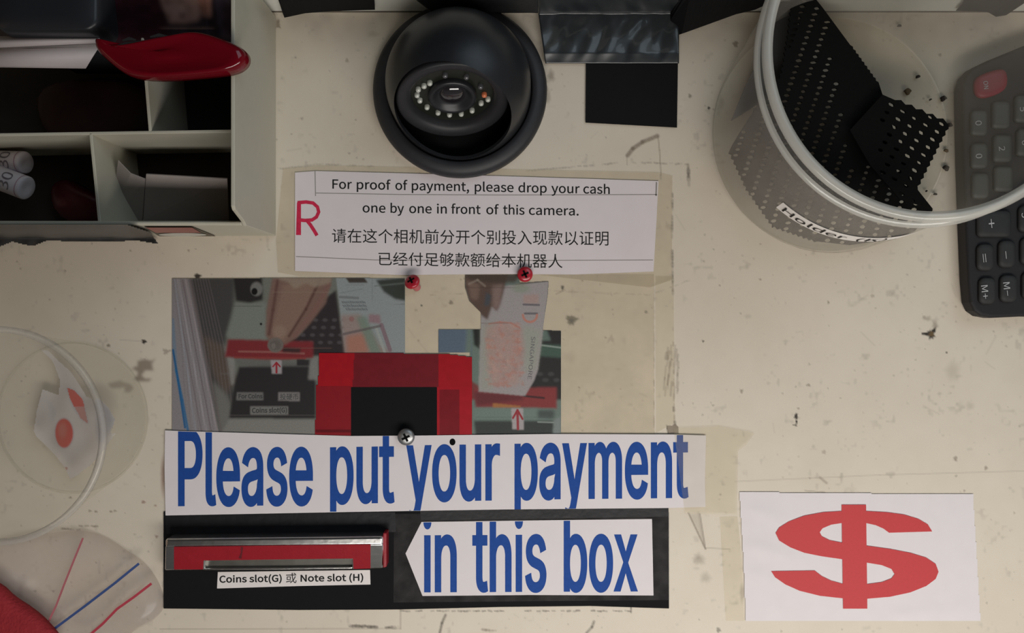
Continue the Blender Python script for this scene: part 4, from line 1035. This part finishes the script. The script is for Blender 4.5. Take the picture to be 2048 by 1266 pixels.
pillow('red_pouch', smooth_closed([(60, 175), (180, 150), (330, 170), (345, 280), (250, 300), (90, 290)], 2), .0031, .010, pm('dark_red_cloth', (.035, .006, .006), .7, var=.4, scale=120), label='dark red pouch deep in the upper compartment behind the paper', cat='pouch', wob=.003)
# paper coin rolls
RP = pm('roll_paper', (.60, .54, .56), .6, var=.05); RL = pm('roll_print', (.42, .26, .32), .6)
def roll(a, b, r, lab, txt):
    """rolled ticket from a to b (px, py, z)"""
    A_, B_ = W(*a), W(*b); ax = (B_ - A_); L = ax.length; ax.normalize(); u = Vector((0, 0, 1)).cross(ax).normalized(); w = ax.cross(u)
    frm = Matrix(((u.x, w.x, ax.x, A_.x), (u.y, w.y, ax.y, A_.y), (u.z, w.z, ax.z, A_.z), (0, 0, 0, 1)))
    e = empty('paper_roll', A_, lab, 'paper roll', 'rolled paper tickets')
    lathe('paper', [(r, 0), (r, L), (r * .9, L + .0006), (r * .5, L + .0002), (.00001, L)], RP, e, seg=40, frame=frm)
    for t in (.06, .93): lathe('printed_line', [(r + .00012, L * t), (r + .00012, L * t + .0005)], RL, e, seg=40, frame=frm)
    Vg, Fg = glyphs(txt, F_SANS)
    gx = (Vg[:, 0] - Vg[:, 0].mean()) / np.ptp(Vg[:, 0]); gy = Vg[:, 1] / cap_of(F_SANS)
    V = []
    for x, y in zip(gx, gy):
        ang = math.radians(90) + x * .0085 / r * -1
        V.append(frm @ Vector(((r + .0002) * math.cos(ang), (r + .0002) * math.sin(ang), L * .80 - y * .0052)))
    mesh('lettering', V, Fg, pm('roll_ink', (.16, .14, .16), .6), e)
roll((-32, 322, .020), (50, 325 + 0, .026), .0052, 'rolled white paper ticket behind the one printed 30', '30')
roll((-30, 345, .026), (52, 376, .030), .0056, 'rolled white paper ticket printed 30 at the left edge of the tray', '30')
# upper compartment
pillow('dark_case', smooth_closed(rrect(2, -60, 215, 74, 26), 1), .0031, .0665, clear('smoked_plastic', (.25, .25, .27), (.025, .027, .032), .8, rough=.35), label='dark smoky plastic case with rounded corner in the tray corner', cat='case', prof=((1, 0), (1, .5), (1, .84), (.985, .94), (.96, .985), (.9, 1), (.5, 1)), zr=.062)
PW = pm('dull_white_paper', (.50, .45, .45), .6, var=.04)
def bent(name, L, R, zl, zr, n, lab, bulge):
    V, F = [], []
    for i in range(n + 1):
        t = i / n
        for e_, z_ in ((L, zl), (R, zr)):
            x = e_[0][0] + (e_[1][0] - e_[0][0]) * t; y = e_[0][1] + (e_[1][1] - e_[0][1]) * t
            V.append(W(x, y, z_ + bulge * math.sin(math.pi * t)))
    F = [[2 * i, 2 * i + 1, 2 * i + 3, 2 * i + 2] for i in range(n)]
    o = mesh(name, V, F, PW, smooth=True, label=lab, cat='paper'); sm = o.modifiers.new('thickness', 'SOLIDIFY'); sm.thickness = .0004; return o
bent('folded_paper', ((-60, 96), (-60, 133)), ((205, 84), (172, 136)), .054, .052, 10, 'folded white paper, the lower wide fold, under the smoky case', .003)
bent('folded_paper', ((-60, 74), (-60, 97)), ((200, 74), (200, 85)), .060, .058, 10, 'narrow upper fold of white paper touching the smoky case', .002)
# printed packet
pk = Canvas(188, -60, 462, 82, 2.0)
pk.C[:] = (.022, .016, .020)
pk.poly([(188, -60), (310, -60), (330, 82), (188, 82)], (.030, .008, .012), 1, 6); pk.poly([(310, -60), (420, -60), (414, 26), (396, 22), (388, 32), (360, 38), (330, 36), (318, 8)], (.26, .16, .13), 1, 3)
pk.poly([(380, -40), (420, -40), (412, 26), (398, 22)], (.30, .13, .09), .9, 3); pk.blob(345, 10, 20, 14, (.30, .20, .17), .6, .8); pk.poly([(420, -60), (462, -60), (462, 70), (430, 60)], (.07, .055, .075), 1, 5)
pk.C *= (.7 + .6 * pk.noise(14))[..., None]
pkt = pk.build('printed_packet', .058, painted('packet_print', .4, .3), zf=-(pk.Y + 60) * 6e-5, label='dark printed packet with an orange picture behind the red paddle', cat='packet')
sm = pkt.modifiers.new('thickness', 'SOLIDIFY'); sm.thickness = .046; sm.offset = -1
RT = clear('red_clear_plastic', (.7, .03, .04), (.18, .004, .011), .78, rough=.12, spec=.6, bump=.1, bscale=40, var=.1)
rp = empty('red_paddle', W(345, 115, .066), 'glossy red translucent plastic paddle lying across the tray rim', 'paddle')
op = smooth_closed([(190, 76), (193, 100), (214, 120), (238, 140), (262, 153), (300, 159), (350, 158), (410, 153), (470, 146), (492, 132), (498, 115), (490, 99), (466, 86), (425, 71), (392, 65), (352, 72), (300, 82), (250, 93), (215, 96), (200, 90)], 2)
pillow('paddle_body', op, .0672, .008, RT, rp, prof=((1, 0), (1.0, .35), (.985, .65), (.95, .88), (.88, 1.0), (.80, .95), (.5, .85), (.2, .8)))
ribbon('metal_edge', [(225, 95), (250, 87), (290, 82), (330, 76), (345, 72)], [2, 5, 4, 6, 3], .0745, CHROME, rp)
ribbon('metal_edge', [(245, 81), (258, 77), (272, 80)], [3, 7, 3], .0747, CHROME, rp); ribbon('metal_edge', [(300, 74), (318, 70), (336, 73)], [3, 7, 3], .0747, CHROME, rp)
# torn black plastic under the tray front
def tray_front(px, py, lift):
    yw = YF - .0009 - lift * .3; q = (CY - py) * K / yw
    if q <= H / (H - .0012 - lift): return W(px, py, .0012 + lift)
    return Vector(((px - CX) * K / q, yw, H - H / q))
op = [(-62, 449), (255, 449), (300, 464), (318, 489), (275, 482), (205, 485), (150, 484), (95, 482), (68, 493), (48, 490), (26, 484), (6, 492), (-10, 500), (-62, 505)]
tp = Canvas(-60, 449, 320, 506, 2.0)
tl = .0008 + .0010 * (tp.noise(40) + tp.noise(14))
tp.C[:] = (.050, .050, .050); tp.poly([(-60, 440), (262, 440), (200, 456), (-60, 462)], (.014, .014, .015), 1, 3); tp.poly([(250, 448), (300, 464), (318, 489), (270, 480)], (.022, .021, .022), 1, 3)
ny, nx = tp.X.shape
V = np.array([tuple(tray_front(tp.X[j, i], tp.Y[j, i], tl[j, i])) for j in range(ny) for i in range(nx)])
I = np.arange(ny * nx).reshape(ny, nx); F = np.stack([I[:-1, :-1], I[1:, :-1], I[1:, 1:], I[:-1, 1:]], -1)
mk = tp.inside(op, (slice(0, ny), slice(0, nx))); F = F[mk[:-1, :-1] & mk[1:, 1:]].reshape(-1, 4)
us = np.unique(F); ri_ = np.zeros(len(V), int); ri_[us] = np.arange(len(us))
mesh('torn_black_plastic', V[us], ri_[F], painted('dark_plastic_film', .4, .4), cols=np.clip(tp.C, 0, 1).reshape(-1, 3)[us], smooth=True, label='torn dark plastic strip hanging on the front of the organizer tray', cat='plastic strip')

# ================================================================== LEFT TUB WITH PACKET
tb = np.array([(147 - CX) * K, (CY - 835) * K]); trm = np.array([(-1035 / 1.18) * K, -239 / 1.18 * K]); TH = .0686
def tcn(z): t = z / TH; return tuple(tb + (trm - tb) * t)
def trad(z): return (150 + (181 - 150) * z / TH) * K
tu = empty('clear_tub', (*tb, 0), 'round clear plastic tub at the left edge holding a packet', 'tub')
lathe('base', [(.00001, .0008), (trad(0) - .004, .0008), (trad(0) - .001, .0012)], TUB, tu, cen=tcn, seg=96)
lathe('wall', [(trad(0) - .001, .0008), (trad(0), .003)] + [(trad(z), z) for z in np.linspace(.008, TH - .004, 10)], TUB, tu, cen=tcn, seg=128)
RT2 = trad(TH)
lathe('rim', [(RT2 - .0003, TH - .0045), (RT2 + .0012, TH - .0030), (RT2 + .0014, TH - .0006), (RT2, TH), (RT2 - .0014, TH - .0006), (RT2 - .0010, TH - .004)], TUB_RIM, tu, cen=tcn, seg=128)
lathe('foot_ring', [(trad(0) - .0008, .0004), (trad(0) + .0004, .0012), (trad(0) - .0004, .0024)], TUB, tu, cen=tcn, seg=128)
pc_ = Canvas(66, 686, 262, 966, 2.0)
pc_.C[:] = (.62, .58, .56)
pc_.C *= (1 + .16 * (pc_.noise(30) - .5))[..., None]
pc_.blob(137, 864, 21, 31, (.50, .49, .53), .8, .2); pc_.blob(137, 864, 19, 29, (.62, .045, .04), 1, .12); pc_.blob(134, 858, 9, 14, (.62, .2, .17), .5, .9)
pc_.poly([(141, 772), (160, 778), (178, 794), (182, 812), (184, 824), (190, 846), (172, 836), (156, 812)], (.46, .44, .48), .9, 2)
pc_.poly([(143, 774), (160, 780), (175, 796), (180, 812), (158, 810), (150, 795)], (.62, .05, .045), 1, 1); pc_.poly([(158, 810), (180, 812), (188, 845), (172, 834)], (.56, .25, .24), 1, 1)
pc_.poly([(205, 792), (232, 808), (248, 838), (232, 870), (214, 890), (208, 860)], (.33, .34, .42), .9, 3); pc_.poly([(105, 800), (124, 822), (112, 846), (112, 862)], (.44, .44, .48), .5, 4)
pc_.line([(107, 947), (120, 942), (141, 934)], 6, (.40, .10, .09), .9, 2, .3)
hh = .006 + .010 * np.clip((pc_.X - 110) / 130, 0, 1) ** 1.5 + .0022 * (pc_.noise(38) - .5)
M_PK = painted('thin_packet_print', .3, .4)
nt = M_PK.node_tree; b_ = nt.nodes['Principled BSDF']; b_.inputs['Alpha'].default_value = .62
msk = [(90, 698), (104, 700), (126, 722), (150, 742), (170, 768), (184, 790), (200, 796), (212, 792), (236, 812), (247, 836), (240, 860), (250, 862), (216, 905), (196, 925), (170, 945), (150, 956), (136, 930), (110, 900), (80, 872), (74, 858), (80, 820), (92, 776), (124, 788), (128, 760), (112, 722)]
pc_.build('wrapped_packet', .0025, M_PK, mask=msk, zf=hh * .6, label='crumpled white packet with two red ovals inside the round tub', cat='packet')

# ================================================================== ZIP BAG, RED CLOTH
zb = empty('zip_bag', W(200, 1170), 'clear plastic zip bag with blue and red lines at the lower left', 'bag')
ob = resample(smooth_closed([(-40, 1092), (20, 1080), (90, 1068), (165, 1062), (210, 1078), (250, 1106), (282, 1126), (308, 1160), (322, 1192), (323, 1224), (300, 1246), (260, 1266), (220, 1310), (-40, 1310)], 2), 16)
prb = ((1, 0), (1.0, .25), (.97, .6), (.92, .85), (.82, 1.0), (.6, 1.02), (.3, 1.0))
pillow('film', ob, .0006, .007, BAG, zb, prof=prb, wob=.0022, ws=70)
ribbon('red_line', [(166, 1076), (150, 1115), (128, 1170), (112, 1212), (94, 1250)], 4, .0096, pm('faded_red_line', (.46, .14, .16), .5), zb)
ribbon('blue_line', [(278, 1127), (230, 1166), (170, 1212), (100, 1264)], 5, .0096, pm('blue_zip_line', (.045, .085, .24), .5), zb)
ribbon('red_line', [(303, 1167), (268, 1194), (234, 1218), (205, 1248), (170, 1278)], 5, .0096, pm('red_zip_line', (.46, .05, .08), .5), zb)
oc = smooth_closed([(-60, 1140), (0, 1172), (24, 1196), (62, 1220), (92, 1246), (128, 1290), (60, 1340), (-60, 1340)], 1)
pillow('red_cloth', oc, .0112, .006, pm('red_fabric', (.34, .028, .035), .75, spec=.2, var=.18, scale=250, bump=.5, bscale=700), label='red cloth corner at the bottom left, over the zip bag', cat='cloth', wob=.002)
